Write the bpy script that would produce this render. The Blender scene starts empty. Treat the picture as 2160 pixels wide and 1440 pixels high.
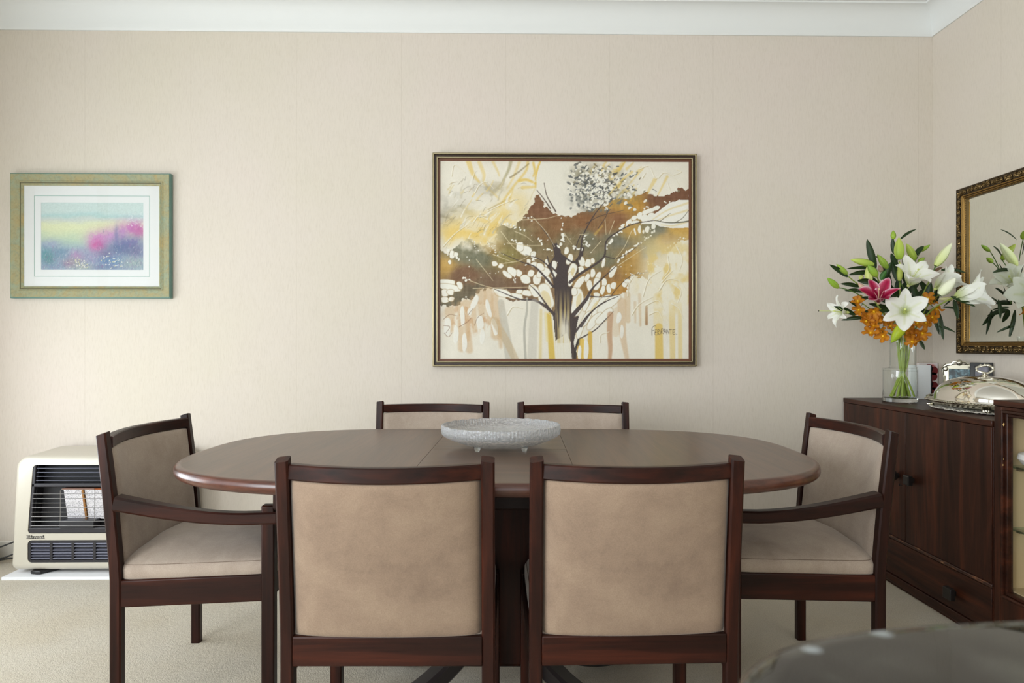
import bpy, bmesh, math, random
import numpy as np
from mathutils import Vector, Matrix

C = bpy.context.scene.collection
SC = bpy.context.scene
R = math.radians
PI = math.pi
random.seed(7)

# ------------------------------------------------------------------ camera
CAM_H = 1.046
YAW = 0.0165                       # camera looks a touch to the right of the back wall's normal
cam = bpy.data.cameras.new('camera')
cam.lens = 24.0
cam.sensor_width = 36.0
cam.shift_x = -0.00278
cam.shift_y = 0.0037
cam.clip_start = 0.02
cam.dof.use_dof = True
cam.dof.focus_distance = 2.3
cam.dof.aperture_fstop = 7.0
cam_o = bpy.data.objects.new('camera', cam)
C.objects.link(cam_o)
cam_o.location = (0, 0, CAM_H)
cam_o.rotation_euler = (PI / 2, 0, -YAW)
SC.camera = cam_o

# ------------------------------------------------------------------ world, light, exposure
SC.view_settings.view_transform = 'Standard'
SC.view_settings.look = 'None'
SC.view_settings.gamma = 1.0
SC.view_settings.use_curve_mapping = False
SC.view_settings.exposure = 0.34
SC.cycles.use_denoising = True
SC.cycles.transparent_max_bounces = 48
w = bpy.data.worlds.new('sky')
SC.world = w
w.use_nodes = True
bg = w.node_tree.nodes['Background']
bg.inputs['Color'].default_value = (0.80, 0.90, 1.0, 1)
bg.inputs['Strength'].default_value = 1.0

# room shell measures
XL, XR, YF, YB = -2.66, 2.161, -2.7, 3.405
ZC = 2.745
WIN_LEFT = (-2.45, 1.25, 0.55, 2.3)      # y0,y1,z0,z1 in the left wall
WIN_ADDED = (1.4, 2.9, 0.30, 2.3)  # unseen opening added near the corner to brighten carpet, seats and walls
WIN_FRONT = (-2.45, 1.3, 0.55, 2.3)      # x0,x1,z0,z1 in the wall behind the camera


def window_light(name, loc, rot, sx, sy, power, col):
    l = bpy.data.lights.new(name, 'AREA')
    l.shape = 'RECTANGLE'
    l.size, l.size_y = sx, sy
    l.energy = power
    l.color = col
    o = bpy.data.objects.new(name, l)
    C.objects.link(o)
    o.location = loc
    o.rotation_euler = rot
    return o


# daylight entering by the long window in the left wall and the one behind the camera, one lamp per sash; added fill lamps in the corner opening
DAY = (0.90, 0.96, 1.0)
LIGHTS = [('daylight_and_fill_left', -2.45, -1.2, .55, 2.3, 76), ('daylight_and_fill_left', -1.2, 0.0, .55, 2.3, 68), ('daylight_and_fill_left', 0.0, 1.25, .55, 2.3, 8),
          ('daylight_and_fill_left', 1.4, 2.9, .3, 1.25, 26), ('daylight_and_fill_left', 1.4, 2.9, 1.25, 2.3, 1.5),  # fill lamps for the added corner opening
          ('daylight_front', -2.45, -1.2, .55, 2.3, 18), ('daylight_front', -1.2, 0.05, .55, 2.3, 4), ('daylight_front', 0.05, 1.3, .55, 2.3, 14)]
for nm, p0, p1, z0, z1, pw in LIGHTS:
    if nm == 'daylight_and_fill_left':
        window_light(nm, (XL - 0.06, (p0 + p1) / 2, (z0 + z1) / 2), (0, -PI / 2, 0), z1 - z0, p1 - p0, pw, DAY)
    else:
        window_light(nm, ((p0 + p1) / 2, YF - 0.06, (z0 + z1) / 2), (PI / 2, 0, 0), p1 - p0, z1 - z0, pw, DAY)


# ------------------------------------------------------------------ mesh helpers
class MB:
    def __init__(self):
        self.v, self.f, self.c, self.m = [], [], [], []
        self.col = (1, 1, 1)
        self.mi = 0

    def add(self, vs, fs, cols=None):
        b = len(self.v)
        self.v += [tuple(p) for p in vs]
        self.f += [tuple(b + i for i in f) for f in fs]
        self.m += [self.mi] * len(fs)
        self.c += cols if cols else [self.col] * len(vs)

    def box(self, lo, hi):
        x0, y0, z0 = lo
        x1, y1, z1 = hi
        self.add([(x0, y0, z0), (x1, y0, z0), (x1, y1, z0), (x0, y1, z0), (x0, y0, z1), (x1, y0, z1), (x1, y1, z1), (x0, y1, z1)],
                 [(0, 3, 2, 1), (4, 5, 6, 7), (0, 1, 5, 4), (1, 2, 6, 5), (2, 3, 7, 6), (3, 0, 4, 7)])
        return self

    def grid(self, fn, nu, nv, cu=False, cv=False, colfn=None):
        vs, cs = [], []
        U = nu if cu else nu + 1
        V = nv if cv else nv + 1
        for i in range(U):
            for j in range(V):
                vs.append(fn(i / nu, j / nv))
                if colfn:
                    cs.append(colfn(i / nu, j / nv))
        fs = []
        for i in range(nu):
            for j in range(nv):
                a, b2 = i, (i + 1) % U
                c, d = j, (j + 1) % V
                fs.append((a * V + c, b2 * V + c, b2 * V + d, a * V + d))
        self.add(vs, fs, cs if colfn else None)
        return self

    def sweep(self, path, sec, up=(0, 0, 1), scales=None, cap=True, closed=False):
        """sec: list of (a,b): a along the side vector, b along the up-ish vector"""
        P = [Vector(p) for p in path]
        n, k = len(P), len(sec)
        up = Vector(up)
        vs = []
        for i in range(n):
            if closed:
                t = P[(i + 1) % n] - P[i - 1]
            else:
                t = P[min(i + 1, n - 1)] - P[max(i - 1, 0)]
            t.normalize()
            s = t.cross(up)
            if s.length < 1e-5:
                s = t.cross(Vector((1, 0.01, 0)))
            s.normalize()
            u = s.cross(t)
            sc = scales[i] if scales else 1.0
            sx, sy = sc if isinstance(sc, tuple) else (sc, sc)
            for a, b in sec:
                vs.append(P[i] + s * (a * sx) + u * (b * sy))
        fs = []
        for i in range(n if closed else n - 1):
            for j in range(k):
                i2 = (i + 1) % n
                fs.append((i * k + j, i * k + (j + 1) % k, i2 * k + (j + 1) % k, i2 * k + j))
        if cap and not closed:
            fs.append(tuple(range(k))[::-1])
            fs.append(tuple((n - 1) * k + j for j in range(k)))
        self.add(vs, fs)
        return self

    def tube(self, path, r, n=8, closed=False):
        sec = [(math.cos(2 * PI * j / n), math.sin(2 * PI * j / n)) for j in range(n)]
        sc = [r] * len(path) if not isinstance(r, (list, tuple)) else list(r)
        return self.sweep(path, sec, up=(0.13, 0.21, 0.97), scales=sc, closed=closed)

    def lathe(self, prof, n=48, c=(0, 0, 0), sx=1, sy=1, mod=None):
        k = len(prof)
        vs = []
        for i in range(n):
            a = 2 * PI * i / n
            for j, (r, z) in enumerate(prof):
                if mod:
                    r, z = mod(a, j, r, z)
                vs.append((c[0] + sx * r * math.cos(a), c[1] + sy * r * math.sin(a), c[2] + z))
        fs = []
        for i in range(n):
            i2 = (i + 1) % n
            for j in range(k - 1):
                fs.append((i * k + j, i2 * k + j, i2 * k + j + 1, i * k + j + 1))
        if prof[0][0] > 1e-6:
            fs.append(tuple(i * k for i in range(n))[::-1])
        if prof[-1][0] > 1e-6:
            fs.append(tuple(i * k + k - 1 for i in range(n)))
        self.add(vs, fs)
        return self

    def ell(self, c, r, n=10, m=6):
        prof = [(math.sin(PI * j / m), -math.cos(PI * j / m)) for j in range(m + 1)]
        vs, fs = [], []
        for i in range(n):
            a = 2 * PI * i / n
            for p in prof:
                vs.append((c[0] + r[0] * p[0] * math.cos(a), c[1] + r[1] * p[0] * math.sin(a), c[2] + r[2] * p[1]))
        k = m + 1
        for i in range(n):
            for j in range(m):
                fs.append((i * k + j, ((i + 1) % n) * k + j, ((i + 1) % n) * k + j + 1, i * k + j + 1))
        self.add(vs, fs)
        return self

    def prism(self, poly, fn):
        """poly in 2D; fn(a,b,side) gives the 3D point for side 0/1"""
        n = len(poly)
        vs = [fn(a, b, 0) for a, b in poly] + [fn(a, b, 1) for a, b in poly]
        fs = [tuple(range(n))[::-1], tuple(range(n, 2 * n))] + [(i, (i + 1) % n, n + (i + 1) % n, n + i) for i in range(n)]
        self.add(vs, fs)
        return self

    def tf(self, M, start=0):
        for i in range(start, len(self.v)):
            self.v[i] = tuple(M @ Vector(self.v[i]))
        return self


def obj(name, mb, mat, parent=None, bevel=0, seg=2, ang=40, weld=False, colors=False, subsurf=0, recalc=True):
    me = bpy.data.meshes.new(name)
    me.from_pydata(mb.v, [], mb.f)
    for mt in (mat if isinstance(mat, (list, tuple)) else [mat]):
        me.materials.append(mt)
    if isinstance(mat, (list, tuple)):
        me.polygons.foreach_set('material_index', mb.m)
    if colors:
        at = me.color_attributes.new('paint', 'FLOAT_COLOR', 'POINT')
        arr = np.ones((len(mb.v), 4), dtype=np.float32)
        arr[:, :3] = np.array(mb.c, dtype=np.float32)
        at.data.foreach_set('color', arr.ravel())
    bm = bmesh.new()
    bm.from_mesh(me)
    if weld:
        bmesh.ops.remove_doubles(bm, verts=bm.verts, dist=1e-5)
    if recalc:
        bmesh.ops.recalc_face_normals(bm, faces=bm.faces)
    bm.to_mesh(me)
    bm.free()
    me.polygons.foreach_set('use_smooth', [True] * len(me.polygons))
    me.set_sharp_from_angle(angle=R(ang))
    me.update()
    o = bpy.data.objects.new(name, me)
    C.objects.link(o)
    if parent:
        o.parent = parent
    if bevel:
        b = o.modifiers.new('bevel', 'BEVEL')
        b.width = bevel
        b.segments = seg
        b.limit_method = 'ANGLE'
        b.angle_limit = R(40)
    if subsurf:
        s = o.modifiers.new('sub', 'SUBSURF')
        s.levels = s.render_levels = subsurf
    return o


def thing(name, label, cat, loc=(0, 0, 0), rz=0, group=None):
    o = bpy.data.objects.new(name, None)
    o.empty_display_size = 0.05
    C.objects.link(o)
    o.location = loc
    o.rotation_euler = (0, 0, rz)
    return tag(o, label, cat, group)


def tag(o, label, cat, group=None):
    o['label'] = label
    o['category'] = cat
    if group:
        o['group'] = group
    return o


def struct(name, mb, mat, parent=None, **k):
    o = obj(name, mb, mat, parent, **k)
    if not parent:
        o['kind'] = 'structure'
    return o


def srgb(r, g, b):
    return tuple(((c / 255) / 12.92 if c / 255 <= 0.04045 else ((c / 255 + 0.055) / 1.055) ** 2.4) for c in (r, g, b))


# ------------------------------------------------------------------ materials
class NT:
    def __init__(self, name):
        self.m = bpy.data.materials.new(name)
        self.m.use_nodes = True
        self.t = self.m.node_tree
        self.b = self.t.nodes['Principled BSDF']
        self.out = self.t.nodes['Material Output']

    def n(self, typ, **kw):
        nd = self.t.nodes.new(typ)
        for k, v in kw.items():
            if k in nd.inputs and not hasattr(nd, k):
                nd.inputs[k].default_value = v
            else:
                setattr(nd, k, v)
        return nd

    def l(self, a, b):
        self.t.links.new(a, b)

    def set(self, **kw):
        for k, v in kw.items():
            k = k.replace('_', ' ')
            if isinstance(v, tuple) and len(v) == 3:
                v = (*v, 1)
            self.b.inputs[k].default_value = v
        return self

    def coords(self, scale=(1, 1, 1), kind='Object', rot=(0, 0, 0)):
        tc = self.n('ShaderNodeTexCoord')
        mp = self.n('ShaderNodeMapping')
        mp.inputs['Scale'].default_value = scale
        mp.inputs['Rotation'].default_value = rot
        self.l(tc.outputs[kind], mp.inputs['Vector'])
        return mp.outputs['Vector']

    def noise(self, vec, scale=1.0, detail=4, rough=0.55, dist=0.0):
        nd = self.n('ShaderNodeTexNoise')
        nd.inputs['Scale'].default_value = scale
        nd.inputs['Detail'].default_value = detail
        nd.inputs['Roughness'].default_value = rough
        nd.inputs['Distortion'].default_value = dist
        self.l(vec, nd.inputs['Vector'])
        return nd.outputs['Fac']

    def ramp(self, fac, stops, interp='LINEAR'):
        nd = self.n('ShaderNodeValToRGB')
        e = nd.color_ramp
        e.interpolation = interp
        while len(e.elements) < len(stops):
            e.elements.new(0.5)
        for el, (p, c) in zip(e.elements, stops):
            el.position = p
            el.color = (*c, 1) if len(c) == 3 else c
        self.l(fac, nd.inputs['Fac'])
        return nd.outputs['Color']

    def mix(self, a, b, fac, mode='MIX'):
        nd = self.n('ShaderNodeMix')
        nd.data_type = 'RGBA'
        nd.blend_type = mode
        for s, v in ((nd.inputs[0], fac), (nd.inputs[6], a), (nd.inputs[7], b)):
            if hasattr(v, 'is_output'):
                self.l(v, s)
            elif isinstance(v, tuple):
                s.default_value = (*v, 1) if len(v) == 3 else v
            else:
                s.default_value = v
        return nd.outputs[2]

    def math(self, op, a, b=None, c=None):
        nd = self.n('ShaderNodeMath')
        nd.operation = op
        for s, v in zip(nd.inputs, (a, b, c)):
            if v is None:
                continue
            if hasattr(v, 'is_output'):
                self.l(v, s)
            else:
                s.default_value = v
        return nd.outputs[0]

    def color(self, sock):
        self.l(sock, self.b.inputs['Base Color'])

    def bump(self, h, strength=0.2, dist=0.002):
        nd = self.n('ShaderNodeBump')
        nd.inputs['Strength'].default_value = strength
        nd.inputs['Distance'].default_value = dist
        self.l(h, nd.inputs['Height'])
        self.l(nd.outputs['Normal'], self.b.inputs['Normal'])


def plain(name, col, rough=0.5, metal=0.0, **kw):
    t = NT(name)
    t.set(Base_Color=col, Roughness=rough, Metallic=metal, **kw)
    return t.m


def wood(name, axis, dark, mid, light, rough=0.38, coat=0.0, fine=1.0, spec=0.22):
    t = NT(name)
    s = [26.0 * fine, 26.0 * fine, 26.0 * fine]
    s['xyz'.index(axis)] = 1.6
    v = t.coords(tuple(s))
    big = t.noise(v, 1.0, 5, 0.6, 0.6)
    s2 = [130.0, 130.0, 130.0]
    s2['xyz'.index(axis)] = 7.0
    finev = t.noise(t.coords(tuple(s2)), 1.0, 3, 0.6)
    col = t.ramp(big, [(0.28, dark), (0.5, mid), (0.74, light)])
    pores = t.ramp(finev, [(0.35, (0.62, 0.6, 0.6)), (0.52, (1, 1, 1))])
    t.color(t.mix(col, pores, 0.7, 'MULTIPLY'))
    t.set(Roughness=rough, Coat_Weight=coat, Coat_Roughness=0.25)
    t.b.inputs['Specular IOR Level'].default_value = spec
    t.bump(finev, 0.08, 0.0006)
    return t.m


CH_D, CH_M, CH_L = srgb(24, 10, 6), srgb(42, 18, 11), srgb(72, 32, 19)
M_chair = {a: wood('chair_wood_' + a, a, CH_D, CH_M, CH_L) for a in 'xyz'}
TB_D, TB_M, TB_L = srgb(62, 40, 28), srgb(82, 54, 38), srgb(98, 67, 48)
M_table = {a: wood('table_wood_' + a, a, TB_D, TB_M, TB_L, 0.33, 0.15, 1.0, 0.5) for a in 'xy'}
M_edge = wood('table_edge_wood', 'x', srgb(60, 32, 24), srgb(84, 46, 33), srgb(104, 60, 42), 0.28, 0.3, 1.0, 0.4)
CB_D, CB_M, CB_L = srgb(32, 16, 11), srgb(58, 31, 21), srgb(92, 48, 31)
M_cab = {a: wood('cabinet_wood_' + a, a, CB_D, CB_M, CB_L, 0.36, 0.0, 0.7) for a in 'xyz'}


def suede(name, c0, c1, c2):
    t = NT(name)
    v = t.coords()
    a = t.noise(v, 9.0, 6, 0.66, 0.3)
    b = t.noise(v, 420.0, 3, 0.6)
    col = t.ramp(a, [(0.3, c0), (0.5, c1), (0.7, c2)])
    t.color(t.mix(col, t.ramp(b, [(0.35, (0.86, 0.85, 0.84)), (0.65, (1.05, 1.05, 1.05))]), 0.8, 'MULTIPLY'))
    t.set(Roughness=0.95, Sheen_Weight=0.25, Sheen_Roughness=0.4)
    t.b.inputs['Specular IOR Level'].default_value = 0.15
    t.bump(b, 0.25, 0.001)
    return t.m


M_suede = suede('brown_beige_suede', srgb(130, 110, 94), srgb(143, 122, 104), srgb(154, 133, 113))
M_suede_brightened = suede('brightened_taupe_suede', srgb(158, 142, 128), srgb(170, 154, 140), srgb(179, 164, 149))  # paler copy of the suede, extra brightness put into its colour
M_seam = plain('seam_thread', srgb(104, 84, 68), 0.9)


def wallpaper(name, seam_axis):
    t = NT(name)
    sx = (330, 330, 34)
    v = t.coords(sx)
    st = t.noise(v, 1.0, 5, 0.65, 0.3)
    v2 = t.coords((520, 520, 40))
    st2 = t.noise(v2, 1.0, 2, 0.6)
    blot = t.noise(t.coords((1, 1, 1)), 1.3, 3, 0.5)
    base = t.ramp(blot, [(0.3, srgb(208, 199, 184)), (0.55, srgb(210, 200, 188)), (0.75, srgb(212, 200, 190))])
    streak = t.ramp(st, [(0.3, (0.90, 0.887, 0.865)), (0.5, (1, 1, 1)), (0.72, (1.025, 1.025, 1.025))])
    c = t.mix(base, streak, 0.8, 'MULTIPLY')
    # vertical joins of the paper lengths
    tc = t.n('ShaderNodeTexCoord')
    sp = t.n('ShaderNodeSeparateXYZ')
    t.l(tc.outputs['Object'], sp.inputs[0])
    ax = sp.outputs['X' if seam_axis == 'x' else 'Y']
    off = 2.067 if seam_axis == 'x' else -2.93
    fr = t.math('FRACT', t.math('ADD', t.math('MULTIPLY', t.math('ADD', ax, off), 1 / 0.5195), 20.0))
    d = t.math('ABSOLUTE', t.math('SUBTRACT', fr, 0.5))
    seam = t.math('GREATER_THAN', d, 0.4982)
    wob = t.noise(t.coords((0, 0, 3)), 1.0, 2)
    seamf = t.math('MULTIPLY', seam, t.math('MULTIPLY', wob, 0.45))
    c = t.mix(c, srgb(150, 132, 112), seamf)
    t.color(c)
    t.set(Roughness=0.8)
    t.b.inputs['Specular IOR Level'].default_value = 0.2
    t.bump(t.math('ADD', st, t.math('MULTIPLY', st2, 0.5)), 0.22, 0.0016)
    return t.m


M_wallx = wallpaper('grasscloth_wallpaper_back', 'x')
M_wally = wallpaper('grasscloth_wallpaper_side', 'y')
M_white = plain('white_paint', srgb(222, 223, 220), 0.6)
M_skirt = plain('skirting_paint', srgb(214, 208, 198), 0.45)


def carpet():
    t = NT('beige_carpet')
    v = t.coords()
    f = t.noise(v, 260.0, 3, 0.7)
    g = t.noise(v, 70.0, 4, 0.6)
    b = t.noise(v, 2.2, 3, 0.5)
    col = t.ramp(b, [(0.35, srgb(224, 211, 188)), (0.65, srgb(232, 222, 204))])
    t.color(t.mix(col, t.ramp(f, [(0.32, (0.66, 0.64, 0.60)), (0.58, (1, 1, 1))]), 0.8, 'MULTIPLY'))
    t.set(Roughness=1.0, Sheen_Weight=0.2)
    t.b.inputs['Specular IOR Level'].default_value = 0.05
    t.bump(t.math('ADD', f, g), 1.0, 0.008)
    return t.m


M_carpet = carpet()


def thin_glass(name, tint=(1, 1, 1), boost=1.0):
    """a pane: clear straight through, fresnel reflection on top"""
    t = NT(name)
    t.t.nodes.remove(t.b)
    tr = t.n('ShaderNodeBsdfTransparent')
    tr.inputs['Color'].default_value = (*tint, 1)
    gl = t.n('ShaderNodeBsdfGlossy')
    gl.inputs['Roughness'].default_value = 0.01
    fr = t.n('ShaderNodeFresnel')
    fr.inputs['IOR'].default_value = 1.45
    mx = t.n('ShaderNodeMixShader')
    ge = t.n('ShaderNodeNewGeometry')
    front = t.math('SUBTRACT', 1.0, ge.outputs['Backfacing'])
    t.l(t.math('MULTIPLY', t.math('MULTIPLY', fr.outputs[0], boost), front), mx.inputs[0])
    t.l(tr.outputs[0], mx.inputs[1])
    t.l(gl.outputs[0], mx.inputs[2])
    t.l(mx.outputs[0], t.out.inputs['Surface'])
    return t.m


M_pane = thin_glass('clear_pane')
M_vase = thin_glass('vase_glass', (0.985, 0.998, 0.992), 1.6)
M_shelf = thin_glass('shelf_glass', (0.72, 0.86, 0.82), 1.6)
M_solid_glass = NT('clear_solid_glass').set(Base_Color=(0.97, 1.0, 0.99), Roughness=0.0, IOR=1.45, Transmission_Weight=1.0).m
M_water = NT('water').set(Base_Color=(0.97, 1.0, 0.98), Roughness=0.0, IOR=1.33, Transmission_Weight=1.0).m


def vcol(name, rough=0.5, spec=0.4, **kw):
    t = NT(name)
    a = t.n('ShaderNodeAttribute', attribute_name='paint')
    t.color(a.outputs['Color'])
    t.set(Roughness=rough, **kw)
    t.b.inputs['Specular IOR Level'].default_value = spec
    return t.m


def petal_mat():
    t = NT('flower_petal')
    a = t.n('ShaderNodeAttribute', attribute_name='paint')
    t.color(a.outputs['Color'])
    t.set(Roughness=0.5)
    t.b.inputs['Specular IOR Level'].default_value = 0.3
    tr = t.n('ShaderNodeBsdfTranslucent')
    t.l(a.outputs['Color'], tr.inputs['Color'])
    mx = t.n('ShaderNodeMixShader')
    mx.inputs[0].default_value = 0.3
    t.l(t.b.outputs[0], mx.inputs[1])
    t.l(tr.outputs[0], mx.inputs[2])
    t.l(mx.outputs[0], t.out.inputs['Surface'])
    return t.m


M_petal = petal_mat()
M_leaf = vcol('leaf_surface', 0.42, 0.28)
M_canvas = vcol('painted_canvas', 0.55, 0.35)
M_print = vcol('watercolour_print', 0.6, 0.2)
M_silver = NT('polished_silver').set(Base_Color=(0.90, 0.87, 0.81), Metallic=1.0, Roughness=0.07).m
M_silver_old = NT('chased_silver').set(Base_Color=(0.60, 0.57, 0.48), Metallic=1.0, Roughness=0.22).m
M_mirror = NT('mirror_silvering').set(Base_Color=(0.86, 0.88, 0.83), Metallic=1.0, Roughness=0.0).m
M_black = plain('black_plastic', srgb(30, 29, 30), 0.4)
M_knob = plain('black_knob', srgb(26, 22, 21), 0.42)
M_gold_edge = NT('champagne_metal').set(Base_Color=srgb(158, 146, 116), Metallic=1.0, Roughness=0.32).m
M_brown_edge = plain('frame_brown', srgb(52, 31, 20), 0.4)


# ------------------------------------------------------------------ setting
def wall_with_hole(axis, pos, thick, a0, a1, z0, z1, hole):
    """wall slab across axis ('x' -> plane x=pos, extends along y) with one rectangular opening"""
    mb = MB()
    lo, hi = min(pos, pos + thick), max(pos, pos + thick)

    def b(p0, p1, q0, q1):
        if axis == 'x':
            mb.box((lo, p0, q0), (hi, p1, q1))
        else:
            mb.box((p0, lo, q0), (p1, hi, q1))
    at = a0
    for h0, h1, k0, k1 in hole:
        b(at, h0, z0, z1)
        b(h0, h1, z0, k0)
        b(h0, h1, k1, z1)
        at = h1
    b(at, a1, z0, z1)
    return mb


struct('floor', MB().box((XL - .12, YF - .12, -.1), (XR + .12, YB + .12, 0)), M_carpet)
struct('ceiling', MB().box((XL - .12, YF - .12, ZC), (XR + .12, YB + .12, ZC + .1)), M_white)
struct('wall_back', MB().box((XL - .12, YB, 0), (XR + .12, YB + .12, ZC)), M_wallx)
struct('wall_right', MB().box((XR, YF, 0), (XR + .12, YB, ZC)), M_wally)
struct('wall_left', wall_with_hole('x', XL, -.12, YF, YB, 0, ZC, [WIN_LEFT, WIN_ADDED]), M_wally)
struct('wall_front', wall_with_hole('y', YF, -.12, XL - .12, XR + .12, 0, ZC, [WIN_FRONT]), M_wallx)


def frame_bars(axis, pos, a0, a1, z0, z1, cols, rows):
    mb = MB()

    def b(p0, p1, q0, q1, d=.05):
        if axis == 'x':
            mb.box((pos, p0, q0), (pos + d, p1, q1))
        else:
            mb.box((p0, pos, q0), (p1, pos + d, q1))
    w_ = .05
    b(a0, a1, z0, z0 + w_)
    b(a0, a1, z1 - w_, z1)
    b(a0, a0 + w_, z0 + w_, z1 - w_)
    b(a1 - w_, a1, z0 + w_, z1 - w_)
    for i in range(1, cols):
        x = a0 + (a1 - a0) * i / cols
        b(x - .022, x + .022, z0 + w_, z1 - w_)
    for i in range(1, rows):
        z = z0 + (z1 - z0) * i / rows
        b(a0 + w_, a1 - w_, z - .015, z + .015, .04)
    return mb


wl = struct('window_1', frame_bars('x', XL - .055, *WIN_LEFT, 3, 1), M_white)
wc = struct('added_window', frame_bars('x', XL - .055, *WIN_ADDED, 2, 2), M_white)  # bars for the added opening, out of view
wf = struct('window_2', frame_bars('y', YF - .055, *WIN_FRONT, 4, 1), M_white)


# plaster cornice: cove section carried round the room
def cornice(name, a, b, inward, mitre0, mitre1):
    """a,b ends on the wall line, inward = unit vector into the room; ends mitred at 45 degrees"""
    arc = [(.012 + .075 * (1 - math.cos(t * PI / 2)) , 2.613 + .112 * math.sin(t * PI / 2)) for t in [i / 10 for i in range(11)]]
    sec = [(0, 2.598), (.007, 2.598), (.010, 2.606), (.012, 2.613)] + arc[1:] + [(.089, 2.732), (.101, 2.733), (.101, 2.739), (.112, 2.740), (.112, ZC), (0, ZC)]
    A, B, I = Vector((*a, 0)), Vector((*b, 0)), Vector((*inward, 0))
    d = (B - A).normalized()
    mb = MB()
    vs = []
    for P, mt in ((A, mitre0), (B, -mitre1)):
        for s, z in sec:
            q = P + I * s + d * (s * mt)
            vs.append((q.x, q.y, z))
    k = len(sec)
    fs = [(j, (j + 1) % k, k + (j + 1) % k, k + j) for j in range(k)] + [tuple(range(k))[::-1], tuple(range(k, 2 * k))]
    mb.add(vs, fs)
    return struct(name, mb, M_white, ang=35)


cornice('trim_1', (XL, YB), (XR, YB), (0, -1), 1, 1)
cornice('trim_2', (XR, YB), (XR, YF), (-1, 0), 1, 1)
cornice('trim_3', (XL, YF), (XL, YB), (1, 0), 1, 1)
cornice('trim_4', (XR, YF), (XL, YF), (0, 1), 1, 1)


def skirting(name, lo, hi):
    struct(name, MB().box(lo, hi), M_skirt, bevel=.006)


skirting('baseboard_back', (XL + .016, YB - .016, 0), (XR - .016, YB, .085))
skirting('baseboard_right', (XR - .016, YF, 0), (XR, YB, .085))
skirting('baseboard_left', (XL, YF, 0), (XL + .016, YB, .085))
skirting('baseboard_front', (XL + .016, YF, 0), (XR - .016, YF + .016, .085))


# ------------------------------------------------------------------ chairs
def csec(wx, wy, ch):
    a, b = wx / 2, wy / 2
    return [(-a + ch, -b), (a - ch, -b), (a, -b + ch), (a, b - ch), (a - ch, b), (-a + ch, b), (-a, b - ch), (-a, -b + ch)]


def post_y(z):
    """centre line of the rear leg and back post, raked above the seat"""
    if z < .40:
        return -.215
    t = (z - .40) / .40
    return -.215 - .039 * t ** 1.2


def back_bow(z):
    t = min(max((z - .43) / .33, 0), 1)
    return .012 + .040 * t


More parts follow.
